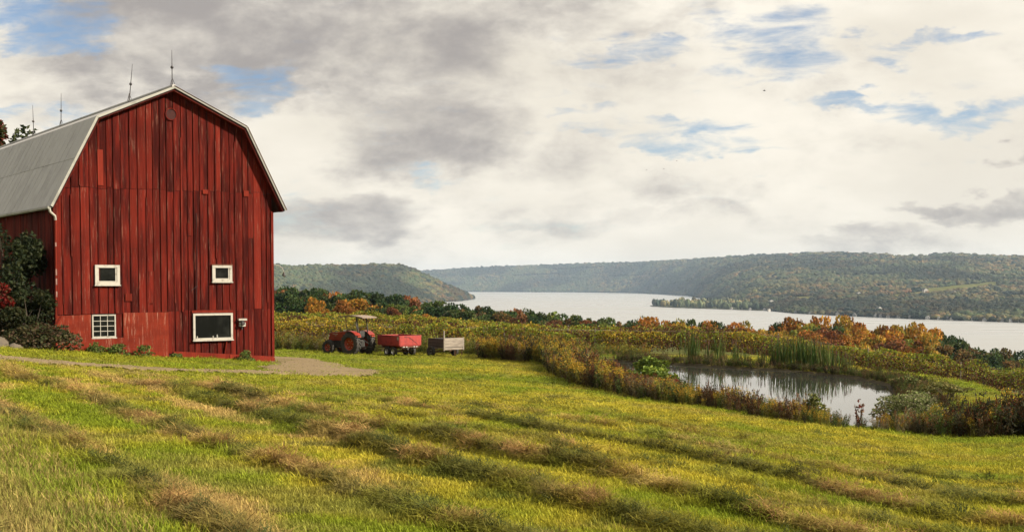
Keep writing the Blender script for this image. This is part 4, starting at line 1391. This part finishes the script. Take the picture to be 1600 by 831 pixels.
# red trailer
x_, y_ = -7.35, 79.2
t1 = empty('red_trailer', (x_, y_, gz(x_, y_) - .02), HD)
tag(t1, 'small red box trailer parked between the tractor and the wooden trailer', 'trailer')
Lh, Wh = 1.2, .86
for s in (1, -1):
    MB().box(-Lh, Lh, s * Wh - .025, s * Wh + .025, .72, 1.30).build('side_panel', TRLR, t1, bevel=.006)
    MB().box(-Lh - .01, Lh + .01, s * Wh - .04, s * Wh + .04, 1.302, 1.345).build('top_rail', TRLR, t1)
    MB().box(-Lh * .98, Lh * .98, s * .5 - .05, s * .5 + .05, .50, .658).build('chassis_rail', RUST, t1)
MB().box(-Lh - .03, -Lh + .02, -Wh + .03, Wh - .03, .72, 1.33).build('tailgate', TRLR, t1, bevel=.006)
MB().box(Lh - .02, Lh + .03, -Wh + .03, Wh - .03, .72, 1.33).build('front_panel', TRLR, t1, bevel=.006)
MB().box(-Lh, Lh, -Wh + .03, Wh - .03, .66, .715).build('bed', TRLR, t1)
MB().tube([(-Lh - .04, -.55, .78), (-Lh - .04, .1, 1.22), (-Lh - .04, .5, 1.25)], .012, 4).build('chain', BLKM, t1)
MB().box(-Lh + .06, -Lh + .22, Wh + .027, Wh + .035, 1.06, 1.26).build('marker_plate', WTRIM, t1)
for s in (1, -1):
    for q in (-.42, .28):
        wheel(t1, q, s * .74, .30, .30, .2, .17, 0, s, SILV, 'trailer_wheel')
for q in (-.42, .28):
    MB().tube([(q, -.7, .30), (q, .7, .30)], .035, 6).build('axle', RUST, t1)
MB().tube([(Lh, 0, .56), (Lh + 1.2, 0, .48)], .05, 6).build('drawbar', RUST, t1)
MB().box(-Lh - .02, -Lh + .06, -.7, .7, .56, .65).build('rear_bumper', RUST, t1)
for q in (-.5, -.3, .3, .52):
    MB().box(-Lh - .03, -Lh - .0205, q - .05, q + .05, .585, .645).build('tail_lamp', SILV, t1)

# wooden trailer
x_, y_ = -4.35, 79.6
t2 = empty('wooden_trailer', (x_, y_, gz(x_, y_) - .02), HD)
tag(t2, 'small utility trailer with bare wood tailgate right of the red trailer', 'trailer')
Lh, Wh = .85, .78
for k in range(3):
    z0 = .68 + k * .195
    MB().box(-Lh - .03, -Lh + .01, -Wh + .02, Wh - .02, z0, z0 + .188).build('tailgate_plank', WOOD, t2)
    for s in (1, -1):
        MB().box(-Lh + .02, Lh, s * Wh - .02, s * Wh + .02, z0 - .04, z0 + .15).build('side_plank', BLKM, t2)
    MB().box(Lh, Lh + .03, -Wh + .02, Wh - .02, z0 - .04, z0 + .13).build('front_plank', BLKM, t2)
for s in (1, -1):
    MB().box(-Lh - .035, -Lh + .04, s * (Wh + .025) - .035, s * (Wh + .025) + .035, .45, 1.75 if s > 0 else 1.28).build('corner_stake', WOOD, t2)
    wheel(t2, .3, s * .98, .36, .36, .22, .18, 0, s, BLKM, 'trailer_wheel')
MB().box(-Lh, Lh, -Wh + .02, Wh - .02, .58, .635).build('bed', WOOD, t2)
MB().box(-Lh - .05, -Lh + .03, -.8, .8, .50, .575).build('rear_beam', WOOD, t2)
MB().tube([(.3, -.9, .36), (.3, .9, .36)], .035, 6).build('axle', RUST, t2)
MB().tube([(Lh, 0, .5), (Lh + 1.1, 0, .42)], .045, 6).build('drawbar', RUST, t2)
for q in (-.1, .0, -.6):
    MB().tube([(-Lh - .05, q, .5), (-Lh - .08, q, .08)], .02, 5).build('support_leg', RUST, t2)

# ------------------------------------------------------------------ shrubs and trees near the barn
rs = np.random.default_rng(77)


def plant(name, x, y, R, H, n, leaf, cols, label, cat, nclump=16, stems=5, z0=.1, spread=.36, group=None, z=None, sx=1.0):
    z = gz(x, y) if z is None else z
    o = empty(name, (x, y, z - .05))
    me = crown_mesh('foliage', rs, n, R, H * (1 - z0), H * z0, nclump, leaf, cols, spread)
    f = link_mesh('foliage', me, None, o); f.scale = (sx, 1, 1)
    mb = MB()
    for k in range(stems):
        a = rs.uniform(0, 6.28); l = R * rs.uniform(.3, .8)
        mb.tube([(rs.normal() * .05, rs.normal() * .05, -.1), (math.cos(a) * l * .4, math.sin(a) * l * .4, H * .4), (math.cos(a) * l, math.sin(a) * l, H * .82)], [.02 + .01 * H, .012 + .006 * H, .005], 5)
    mb.build('stem', BARK, o)
    return tag(o, label, cat, group)


DKG = [(.020, .028, .012), (.030, .036, .015), (.014, .021, .011)]
plant('bank_tree', -21.1, 50.6, 1.55, 5.5, 6500, .12, DKG, 'dark bushy tree against the shaded side wall of the barn', 'tree', 22, z0=.15)
plant('shrub', -19.75, 49.9, .95, 2.6, 2600, .10, [(.026, .035, .014), (.036, .038, .015), (.018, .026, .011)], 'dark green shrub under the barn downspout', 'shrub', 16)
plant('red_leaf_shrub', -20.75, 48.9, .62, 2.7, 1100, .11, [(.15, .012, .010), (.11, .014, .011), (.045, .03, .015)], 'shrub with red leaves at the left edge near the barn', 'shrub', 10, z0=.4)
plant('shrub', -20.1, 48.6, 1.2, 1.9, 2600, .11, [(.022, .029, .012), (.032, .032, .013)], 'dark shrub at the left edge below the red leaves', 'shrub', 14)
plant('shrub', -19.0, 48.7, 1.15, 1.15, 3000, .085, [(.06, .06, .024), (.07, .058, .028), (.04, .048, .02), (.085, .055, .035)], 'low brownish shrub spreading at the foot of the barn corner', 'shrub', 34, z0=-.15, spread=.40, sx=1.3)
for i, (u, sz, lab) in enumerate(((2.5, .48, 'small weed clump under the barn foundation window'), (3.55, .5, 'green weed clump against the middle of the barn foundation'), (1.55, .42, 'green weed clump at the left of the barn foundation'), (8.3, .42, 'small weed clump by the red kick board'), (5.0, .26, 'tiny weed clump where foundation and boards meet'))):
    p_ = BM @ Vector((u, -.55, 0))
    plant('weed_clump', p_.x, p_.y, sz, sz * 1.1, 520, .07, [(.09, .13, .03), (.06, .10, .025), (.12, .14, .04)], lab, 'weed', 22, 3, z0=-.25, spread=.42)
# trees whose tops show over the roof at the left
plant('maple_tree', -43.6, 100.0, 2.1, 17.6, 4200, .30, [(.05, .055, .022), (.10, .03, .02), (.16, .035, .025), (.06, .07, .02)], 'tree with reddening leaf tips at the upper left edge', 'tree', 18, 6, .55)
plant('tall_tree', -37.6, 92.0, 3.0, 15.0, 4200, .30, DKG + [(.06, .075, .025)], 'dark tree top showing above the barn roof', 'tree', 20, 6, .3)
# rocks on the bank
ROCK = paint('field_stone', (.085, .068, .05), (.045, .038, .03), .9, (2, 2, 2))
for i, (x_, y_, s_, lab) in enumerate(((-20.35, 47.3, .55, 'large tan field stone at the left edge below the shrubs'), (-19.85, 46.6, .36, 'small tan field stone in front of the large one'), (-20.9, 46.2, .42, 'tan field stone cut by the left edge of the picture'), (-19.25, 47.0, .24, 'smallest field stone nearest the low brown shrub'))):
    bm = bmesh.new(); bmesh.ops.create_icosphere(bm, subdivisions=3, radius=s_)
    for v in bm.verts:
        d = v.co.normalized()
        k = .75 + .5 * float(fbm(np.array([d.x * 2 + i * 5 + d.z]), np.array([d.y * 2 + d.z * 1.7]), 90 + i, 3)[0])
        v.co = Vector((d.x * 1.3, d.y, d.z * .8)) * s_ * k
    me = bpy.data.meshes.new('field_stone'); bm.to_mesh(me); bm.free()
    o = link_mesh('field_stone', me, ROCK, None, (x_, y_, gz(x_, y_) + s_ * .08)); o.rotation_euler = (0, 0, i * 1.3)
    tag(o, lab, 'stone', 'field stones on the bank')

# ------------------------------------------------------------------ pond-side plants
EDGE = np.array([(-3.0, 80.0), (0.0, 74), (2.0, 67), (2.2, 58), (2.6, 48.5), (4.2, 41.8), (6.2, 38.6), (8.2, 36.8), (10.3, 36.0), (12.3, 35.2), (14.7, 34.6), (18.5, 34.2), (23, 34)])


def weed_proto(seed, kind):
    r = np.random.default_rng(seed)
    Vs = []; Fs = []; Cs = []; nb = 0
    def addp(V, F, C):
        nonlocal nb
        Vs.append(V); Fs.append(F + nb); Cs.append(C); nb += len(V)
    ns = 5 if kind != 'bush' else 8
    for s in range(ns):
        b = r.normal(size=2) * .10; tip = b + r.normal(size=2) * (.13 if kind != 'bush' else .3); h = r.uniform(.7, 1.05)
        # stem as a thin crossed strip
        for dv in (np.array((.007, 0, 0)), np.array((0, .007, 0))):
            p0 = np.array((b[0], b[1], -.05)); p1 = np.array((tip[0], tip[1], h))
            addp(np.array([p0 - dv, p0 + dv, p1 + dv * .5, p1 - dv * .5]), np.array([[0, 1, 2, 3]]), np.full((4, 3), .6) * np.array((.9, .75, .6)))
        n = 30
        u = r.uniform(.12, 1, n)
        C = np.column_stack([b + (tip - b) * u[:, None], u * h]) + r.normal(size=(n, 3)) * .055
        V, F = leaf_cloud(C, .034 * r.uniform(.6, 1.4, n), r, -.6, 3.6)
        addp(V, F, np.repeat(r.uniform(.55, 1.1, (n, 1)) * np.array((.62, .78, .8)), 4, 0))
        if kind == 'plume':
            n = 40
            C = np.column_stack([tip + r.normal(size=(n, 2)) * .05, h + r.uniform(-.2, .08, n)])
            V, F = leaf_cloud(C, .024 * r.uniform(.7, 1.5, n), r, 0, 1.4)
            addp(V, F, np.repeat(r.uniform(.9, 1.7, (n, 1)) * np.array((1.25, 1.0, .55)), 4, 0))
        elif kind == 'seed':
            n = 16
            C = np.column_stack([tip + r.normal(size=(n, 2)) * .03, h + r.uniform(-.25, .06, n)])
            V, F = leaf_cloud(C, .035 * r.uniform(.7, 1.5, n), r, 0, 1.4)
            addp(V, F, np.repeat(r.uniform(.6, 1.1, (n, 1)) * np.array((.8, .45, .4)), 4, 0))
    me = raw_mesh('weed', np.vstack(Vs), np.vstack(Fs)); set_col(me, np.vstack(Cs)); me.materials.append(TINT)
    return me


WEEDS = [weed_proto(1, 'plume'), weed_proto(2, 'plume'), weed_proto(3, 'seed'), weed_proto(4, 'seed'), weed_proto(5, 'bush'), weed_proto(6, 'bush')]
GOLD = (.25, .175, .045); OLIVE = (.10, .115, .035); RUSTC = (.17, .075, .042); DRY = (.26, .18, .095); DARKW = (.065, .052, .030); YGRN = (.22, .20, .045)
seglen = np.hypot(*np.diff(EDGE, axis=0).T); cum = np.concatenate([[0], np.cumsum(seglen)])


def band(n, lo, hi, d0, d1, r):
    s = r.uniform(lo, hi, n) * cum[-1]
    i = np.clip(np.searchsorted(cum, s) - 1, 0, len(EDGE) - 2)
    t = (s - cum[i]) / seglen[i]
    P = EDGE[i] + (EDGE[i + 1] - EDGE[i]) * t[:, None]
    T = (EDGE[i + 1] - EDGE[i]) / seglen[i][:, None]
    Nn = np.stack([-T[:, 1], T[:, 0]], 1)
    dd = r.uniform(0, 1, n) ** .8 * (d1 - d0) + d0
    return P + Nn * dd[:, None] + r.normal(size=(n, 2)) * .12, dd, s / cum[-1]


def lay_weeds(name, P, h, tint, pick, label, r):
    n = len(P)
    z = ground_z(P[:, 0], P[:, 1])
    rot = np.column_stack([r.normal(size=n) * .08, r.normal(size=n) * .08, r.uniform(0, 6.28, n)])
    k = h * np.clip(r.normal(.88, .28, n), .35, 1.6)
    o = scatter(name, WEEDS, np.column_stack([P, z]), rot, np.column_stack([k * .9, k * .9, k]), pick, tint)
    return tag(o, label, 'weeds', kind='stuff')


r = np.random.default_rng(9)
P, dd, u = band(3300, .0, 1.0, -.1, 2.0, r)
sd = poly_sd(P[:, 0], P[:, 1], POND)
px_ = P[:, 0] / P[:, 1] * 1900 + 800
clear = (np.abs(px_ - 1342) < 22) & (r.random(len(P)) < .85)
ok = (sd > -.15) & ~clear & (seg_d(P[:, 0], P[:, 1], [(tx_, ty_), (-4.3, 79.6)]) > 2.2)
P, dd, px_ = P[ok], dd[ok], px_[ok]; n = len(P)
h = np.interp(px_, [700, 760, 860, 900, 1000, 1100, 1180, 1250, 1310, 1340, 1380, 1480, 1540, 1600, 1750], [.7, 1.0, 1.05, .85, .62, .52, .50, .48, .36, .25, .38, .6, .85, .95, 1.0])
zone = fbm(P[:, 0] * .45, P[:, 1] * .45, 15, 3) + r.normal(size=n) * .10
GOLD = (.24, .18, .04); OLIVE = (.12, .135, .035); RUSTC = (.15, .085, .045)
palette = np.array([GOLD, OLIVE, RUSTC, DRY, DARKW, YGRN])
zi = np.digitize(zone, [.36, .45, .52, .60, .68])
order = np.array([2, 0, 5, 1, 0, 3])[zi]
right = px_ > 1470
order = np.where(right & (r.random(n) < .75), np.where(r.random(n) < .5, 4, 2), order)
order = np.where(~right & (r.random(n) < .12), 4, order)
tint = palette[order] * r.uniform(.7, 1.3, (n, 1))
pick = np.where(np.isin(order, [0, 5]), r.integers(0, 2, n), np.where(np.isin(order, [2, 3]), r.integers(2, 4, n), r.integers(4, 6, n)))
lay_weeds('weed_thicket', P, h, tint, pick, 'tall goldenrod and rust coloured weeds between the meadow and the pond', r)
# far bank and berm
n = 1500
an = r.random(n); Pp = np.vstack([POND, POND[:1]])
seg = np.hypot(*np.diff(Pp, axis=0).T); cm = np.concatenate([[0], np.cumsum(seg)])
s = r.uniform(0, cm[7] * 1.0, n); i = np.clip(np.searchsorted(cm, s) - 1, 0, len(Pp) - 2); t_ = (s - cm[i]) / seg[i]
P = Pp[i] + (Pp[i + 1] - Pp[i]) * t_[:, None]
T = (Pp[i + 1] - Pp[i]) / seg[i][:, None]; Nn = np.stack([-T[:, 1], T[:, 0]], 1)
off = r.uniform(-.05, 1.0, n) ** 1.0 * r.uniform(.3, 2.4, n)
P = P + np.sign(poly_sd(P[:, 0] + Nn[:, 0] * .5, P[:, 1] + Nn[:, 1] * .5, POND))[:, None] * Nn * off[:, None]
pal = np.array([DARKW, RUSTC, OLIVE, DRY, OLIVE])
k = r.integers(0, 5, n)
lay_weeds('bank_weeds', P, np.interp(s, [0, cm[4], cm[5], cm[7]], [.35, .32, .3, .35]), pal[k] * r.uniform(.6, 1.2, (n, 1)), r.integers(2, 6, n), 'low brown weeds fringing the far bank of the pond', r)
# dry weeds and tall grass before the first vine row and round the trailers
n = 1300
x = r.uniform(-19, 9, n); yq = np.interp(x, [-19, -4, 3, 9], [87.5, 86.5, 83, 82.5]) + r.uniform(-3.0, 2.0, n)
k = r.integers(0, 5, n); pal = np.array([YGRN, GOLD, DRY, OLIVE, YGRN])
lay_weeds('verge_weeds', np.stack([x, yq], 1), np.where(r.random(n) < .3, 1.0, .6), pal[k] * r.uniform(.7, 1.3, (n, 1)), r.integers(0, 6, n), 'dry weeds and tall grass along the front of the vineyard', r)

# cattails
rc2 = np.random.default_rng(55)


def cattail_mesh(n, R, H, seed):
    r = np.random.default_rng(seed)
    Vs = []; Fs = []; Cs = []; nb = 0
    for i in range(n):
        b = r.normal(size=2) * R * .45; a = r.uniform(0, 6.28); h = H * r.uniform(.6, 1.08); ln = r.uniform(.02, .22) * h
        d = np.array((math.cos(a), math.sin(a))); pr = np.array((-d[1], d[0])) * r.uniform(.012, .022)
        pts = []
        for q, wd in ((0, 1), (.35, 1.1), (.7, .8), (1, .1)):
            c = np.append(b + d * ln * q ** 2, h * q - .15)
            pts += [c - np.append(pr * wd, 0), c + np.append(pr * wd, 0)]
        Vs.append(np.array(pts)); Fs.append(np.array([[0, 1, 3, 2], [2, 3, 5, 4], [4, 5, 7, 6]]) + nb); nb += 8
        base = np.array([(.075, .105, .028), (.055, .085, .025), (.13, .12, .04), (.16, .115, .055)][r.choice(4, p=[.4, .3, .18, .12])]) * r.uniform(.7, 1.2)
        Cs.append(np.tile(base, (8, 1)))
    return np.vstack(Vs), np.vstack(Fs), np.vstack(Cs)


def cattails(x, y, n, R, H, seed, label, sx=1.0, dark=1.0):
    V, F, C = cattail_mesh(n, R, H, seed)
    V[:, 0] *= sx
    o = empty('cattail_clump', (x, y, gz(x, y)))
    me = raw_mesh('blades', V, F); set_col(me, C * np.array((.72, .9, .75)) * dark); link_mesh('blades', me, BLADE, o)
    r = np.random.default_rng(seed + 1)
    for k in range(5):
        b = r.normal(size=2) * R * .4; h = H * r.uniform(.75, 1.0)
        MB().tube([(b[0] * sx, b[1], -.1), (b[0] * sx, b[1], h - .22), (b[0] * sx, b[1], h - .21), (b[0] * sx, b[1], h - .02), (b[0] * sx, b[1], h), (b[0] * sx, b[1], h + .1)], [.007, .006, .02, .02, .005, .003], 5).build('seed_head', RUST, o)
    tag(o, label, 'cattails', 'cattail clumps round the pond')


spots = [(1082, 566, 66, .55, 1.9), (1126, 567, 50, .45, 1.7), (1150, 571, 36, .4, 1.3), (1165, 574, 24, .35, 1.1), (1210, 575, 60, .55, 1.55), (1228, 576, 95, .7, 1.75), (1248, 577, 110, .7, 1.85), (1266, 578, 105, .7, 1.8),
         (1285, 580, 100, .7, 1.65), (1303, 583, 70, .6, 1.4), (1325, 586, 40, .5, 1.1), (1108, 567, 30, .4, 1.2), (1190, 574, 26, .4, 1.0)]
spots.sort()
for i, (px, py, n, R, H) in enumerate(spots):
    Y = -WATER * 1900 / (py - 445.0) + .4
    cattails(P2T(px) * Y, Y, int(n * 1.0), R, H, 500 + i, 'green cattail clump on the far bank of the pond, %s from the left' % ORD[i])
for i, (px, Y, n, R, H) in enumerate(((1528, 37.2, 110, .8, 1.0), (1552, 36.8, 120, .8, 1.1), (1578, 36.4, 140, .85, 1.15), (1603, 36.2, 140, .9, 1.1), (1500, 38.0, 80, .8, .9), (1640, 36.2, 130, .9, 1.1))):
    cattails(P2T(px) * Y, Y, n, R, H, 600 + i, 'dark reddish cattail clump at the right end of the pond, %s nearest' % ORD[i], dark=.8)

# single bushes by the water
def img(px, Y): return P2T(px) * Y, Y


x_, y_ = img(1014, 46.5)
plant('sumac_bush', x_, y_, .75, 1.4, 2400, .085, [(.13, .19, .03), (.17, .21, .035), (.09, .14, .03)], 'bright green leafy bush at the near left corner of the pond', 'bush', 22, sx=1.25)
x_, y_ = img(1052, 46.0)
plant('red_sumac', x_, y_, .65, .8, 800, .12, [(.20, .045, .025), (.15, .05, .03), (.12, .07, .03)], 'red leaved sumac among the weeds before the pond', 'bush', 10)
x_, y_ = img(1432, 38.2)
plant('willow_bush', x_, y_, .95, 1.35, 2000, .06, [(.115, .14, .045), (.15, .165, .065), (.085, .105, .035), (.20, .19, .11)], 'grey green bush with fine leaves beside the pond', 'bush', 16, 8, sx=1.2, spread=.42)
x_, y_ = img(1395, 38.0)
plant('willow_bush', x_, y_, .6, .8, 900, .055, [(.12, .14, .045), (.16, .165, .07), (.14, .09, .05)], 'smaller low bush at the left foot of the grey green one', 'bush', 12, 6, spread=.42)
x_, y_ = img(1346, 36.9)
plant('red_stem_weed', x_, y_, .22, .95, 70, .075, [(.14, .045, .035), (.10, .06, .035)], 'thin red leaved weed standing alone against the bright water', 'weed', 26, 3, spread=.2)
x_, y_ = img(1480, 46.5)
plant('shrub', x_, y_, .8, .8, 1300, .06, [(.13, .13, .04), (.16, .13, .05), (.09, .10, .03)], 'rounded yellowish shrub behind the grey green bush', 'bush', 12, 5, sx=1.3)
x_, y_ = img(1418, 53.0)
plant('shrub', x_, y_, .6, .55, 800, .07, [(.10, .12, .035), (.08, .10, .03), (.15, .13, .05)], 'low shrub at the right tip of the pond', 'bush', 12, 5, sx=1.3)
x_, y_ = img(1270, 38.6)
plant('shrub', x_, y_, .45, .9, 800, .07, [(.10, .12, .03), (.07, .09, .03), (.14, .13, .04)], 'dark green bush among the weeds before the middle of the pond', 'bush', 20, 4, z0=-.1)
x_, y_ = img(880, 63.0)
plant('shrub', x_, y_, .8, 1.3, 1300, .10, [(.06, .085, .025), (.085, .105, .03)], 'dark green bush where the weeds meet the mown grass', 'bush', 12, 4)

# ------------------------------------------------------------------ grass
def tuft(seed, nb, R, l0, l1, lean, wd, flat=False):
    r = np.random.default_rng(seed)
    Vs = []; Cs = []
    for i in range(nb):
        a = r.uniform(0, 6.28); rr_ = R * math.sqrt(r.random()); b = np.array((math.cos(a) * rr_, math.sin(a) * rr_))
        h = r.uniform(l0, l1); dd_ = r.uniform(0, 6.28); d = np.array((math.cos(dd_), math.sin(dd_))); pr = np.array((-d[1], d[0])) * wd * r.uniform(.6, 1.3)
        ln = r.uniform(*lean) * h
        zt = math.sqrt(max(h * h - ln * ln, .0004)) if not flat else r.uniform(.01, .09)
        z0 = -.02 if not flat else r.uniform(.0, .10)
        m_ = np.append(b + d * ln * .35, z0 + zt * .62); e = np.append(b + d * ln, z0 + zt)
        s0 = np.append(b, z0)
        p3 = np.append(pr, 0)
        Vs += [s0 - p3, s0 + p3, m_ - p3 * .8, m_ + p3 * .8, e - p3 * .15, e + p3 * .15]
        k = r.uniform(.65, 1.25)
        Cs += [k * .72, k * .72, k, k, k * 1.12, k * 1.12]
    F = []
    for i in range(nb):
        o = i * 6
        F += [(o, o + 1, o + 3, o + 2), (o + 2, o + 3, o + 5, o + 4)]
    me = raw_mesh('tuft', np.array(Vs), np.array(F)); c = np.array(Cs)
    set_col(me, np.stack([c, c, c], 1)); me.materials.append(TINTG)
    return me


TUFTS = [tuft(i, 34, .15, .03, .075, (.3, .9), .0042) for i in range(4)] + [tuft(10 + i, 28, .13, .07, .17, (.3, .93), .005) for i in range(3)] + [tuft(20 + i, 40, .16, .10, .26, (.85, .99), .004, True) for i in range(3)]
r = np.random.default_rng(123)
N = 90000
Yg = np.exp(r.uniform(math.log(6.3), math.log(86), N)); th = r.uniform(-.49, .49, N); X = th * Yg
# the grassy berm right of the pond reads like the field
sd = poly_sd(X, Yg, POND)
tm = track_m(X, Yg)
ok = (sd > .3) & ((tm < .28) | ((r.random(N) < .20) & (tm < 1.2)))
lu = (X - LX) * .80506 + (Yg - LY) * .5932; lv = -(X - LX) * .5932 + (Yg - LY) * .80506
ok &= ~((lu > -.1) & (lu < 10.1) & (lv > -.2))
X, Yg, th = X[ok], Yg[ok], th[ok]; n = len(X)
hh_, ws = windrow(X, Yg)
tint = grass_col(X, Yg) * r.uniform(.7, 1.35, (n, 1)) * 1.14
tall = sstep(th + (fbm(X * .12, Yg * .12, 61, 4) - .5) * .25 + Yg * .014, -.17, -.30)
tint = np.where(((tall > .3) & (r.random(n) < .4))[:, None], np.array((.28, .215, .075)) * r.uniform(.5, 1.3, (n, 1)), tint)
clump = sstep(fbm(X * 1.3, Yg * 1.3, 19, 3), .60, .72)
u = r.random(n)
pick = r.integers(0, 4, n)
pick = np.where(u < tall * .6 + clump * .08 + .008, 4 + r.integers(0, 3, n), pick)
pick = np.where(r.random(n) < np.clip(ws * 1.1, 0, .8), np.where(r.random(n) < .45, 7 + r.integers(0, 3, n), 4 + r.integers(0, 3, n)), pick)
bx_ = 1 + np.clip(Yg - 12, 0, 80) / 24.0
sh = r.uniform(.7, 1.3, n) * 1.0
sh = np.where(ws > .15, sh * .62, sh)
rot = np.column_stack([r.normal(size=n) * .12, r.normal(size=n) * .12, r.uniform(0, 6.28, n)])
Pz = ground_z(X, Yg)
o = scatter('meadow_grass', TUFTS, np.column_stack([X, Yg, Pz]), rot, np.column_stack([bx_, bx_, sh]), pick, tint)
tag(o, 'short mown grass with straw and rows of cut hay on the slope', 'grass', kind='stuff')
# loose hay lying on the windrows
N = 26000
Yg = np.exp(r.uniform(math.log(7), math.log(45), N)); X = r.uniform(-.47, .47, N) * Yg
hh_, ws = windrow(X, Yg)
ok = r.random(N) < ws ** 1.5 * .6
X, Yg, hh_, ws = X[ok], Yg[ok], hh_[ok], ws[ok]; n = len(X)
b = fbm(X * .8 + 9, Yg * .8, 33, 3)
tint = mixc(np.tile(np.array((.30, .175, .070)), (n, 1)), np.array((.055, .07, .022)), sstep(b, .38, .50)) * r.uniform(.5, 1.4, (n, 1))
pick = np.where(r.random(n) < .8, 7 + r.integers(0, 3, n), 4 + r.integers(0, 3, n))
k = 1 + np.clip(Yg - 10, 0, 80) / 26
o = scatter('cut_hay', TUFTS, np.column_stack([X, Yg, ground_z(X, Yg) + r.uniform(0, .09, n) * ws]), np.column_stack([r.normal(size=n) * .35, r.normal(size=n) * .35, r.uniform(0, 6.28, n)]),
            np.column_stack([k * .68, k * .68, r.uniform(.45, .9, n)]), pick, tint)
tag(o, 'brown cut hay lying in uneven windrows across the meadow', 'hay', kind='stuff')
# loose stones on the track
STONEM = []
for i in range(3):
    bm = bmesh.new(); bmesh.ops.create_icosphere(bm, subdivisions=1, radius=.022)
    for v in bm.verts: v.co *= random.uniform(.7, 1.2); v.co.z *= .6
    me = bpy.data.meshes.new('stone'); bm.to_mesh(me); bm.free(); set_col(me, np.ones((len(me.vertices), 3))); STONEM.append(me); me.materials.append(FTINT)
N = 9000
X = r.uniform(-26, -5, N); Yg = r.uniform(36, 62, N)
ok = track_m(X, Yg) > .05; X, Yg = X[ok], Yg[ok]; n = len(X)
k = r.uniform(.5, 1.5, n)
o = scatter('track_stones', STONEM, np.column_stack([X, Yg, ground_z(X, Yg) + .06]), np.column_stack([np.zeros(n), np.zeros(n), r.uniform(0, 6, n)]), np.column_stack([k, k, k]), r.integers(0, 3, n),
            np.array((.19, .145, .10)) * r.uniform(.5, 1.3, (n, 1)))
tag(o, 'loose stones scattered over the gravel track', 'gravel', kind='stuff')

# ------------------------------------------------------------------ birds
for i, (px, py, lab) in enumerate(((1191, 145, 'largest dark bird, alone high above the lake'), (1009, 267, 'tiny bird, leftmost of the low three over the lake'), (1036, 265, 'tiny bird, middle of the low three over the lake'), (1056, 253, 'tiny bird, highest of the low three over the lake'))):
    Yb = 170.0
    bd = empty('bird', (P2T(px) * Yb, Yb, (445 - py) / 1900 * Yb))
    k = .38 if i == 0 else .2
    MB().tube([(-.5 * k, 0, 0), (-.2 * k, 0, .02 * k), (.2 * k, 0, 0), (.55 * k, 0, -.02 * k)], [.03 * k, .14 * k, .13 * k, .02 * k], 6).build('body', IRON, bd)
    for s in (1, -1):
        MB().add([(.2 * k, 0, .05 * k), (-.2 * k, 0, .05 * k), (-.3 * k, s * .5 * k, .22 * k), (.15 * k, s * .55 * k, .25 * k), (-.35 * k, s * 1.1 * k, .12 * k)], [(0, 1, 2, 3), (3, 2, 4)]).build('wing', IRON, bd)
    tag(bd, lab, 'bird', 'birds over the lake')

# ------------------------------------------------------------------ haze in the valley
m = bpy.data.materials.new('haze'); m.use_nodes = True; m.node_tree.nodes.clear()
t = NT(m.node_tree); out = t.n('ShaderNodeOutputMaterial')
pv = t.n('ShaderNodeVolumePrincipled')
pv.inputs['Color'].default_value = (.56, .74, 1.0, 1)
pv.inputs['Density'].default_value = HAZE_D
pv.inputs['Anisotropy'].default_value = .2
t.link(pv.outputs[0], out.inputs['Volume'])
hz = MB().box(-7600, 9600, -2300, 15700, -88, 240).build('haze', m)
tag(hz, 'thin blue autumn haze filling the valley', 'haze', kind='stuff')
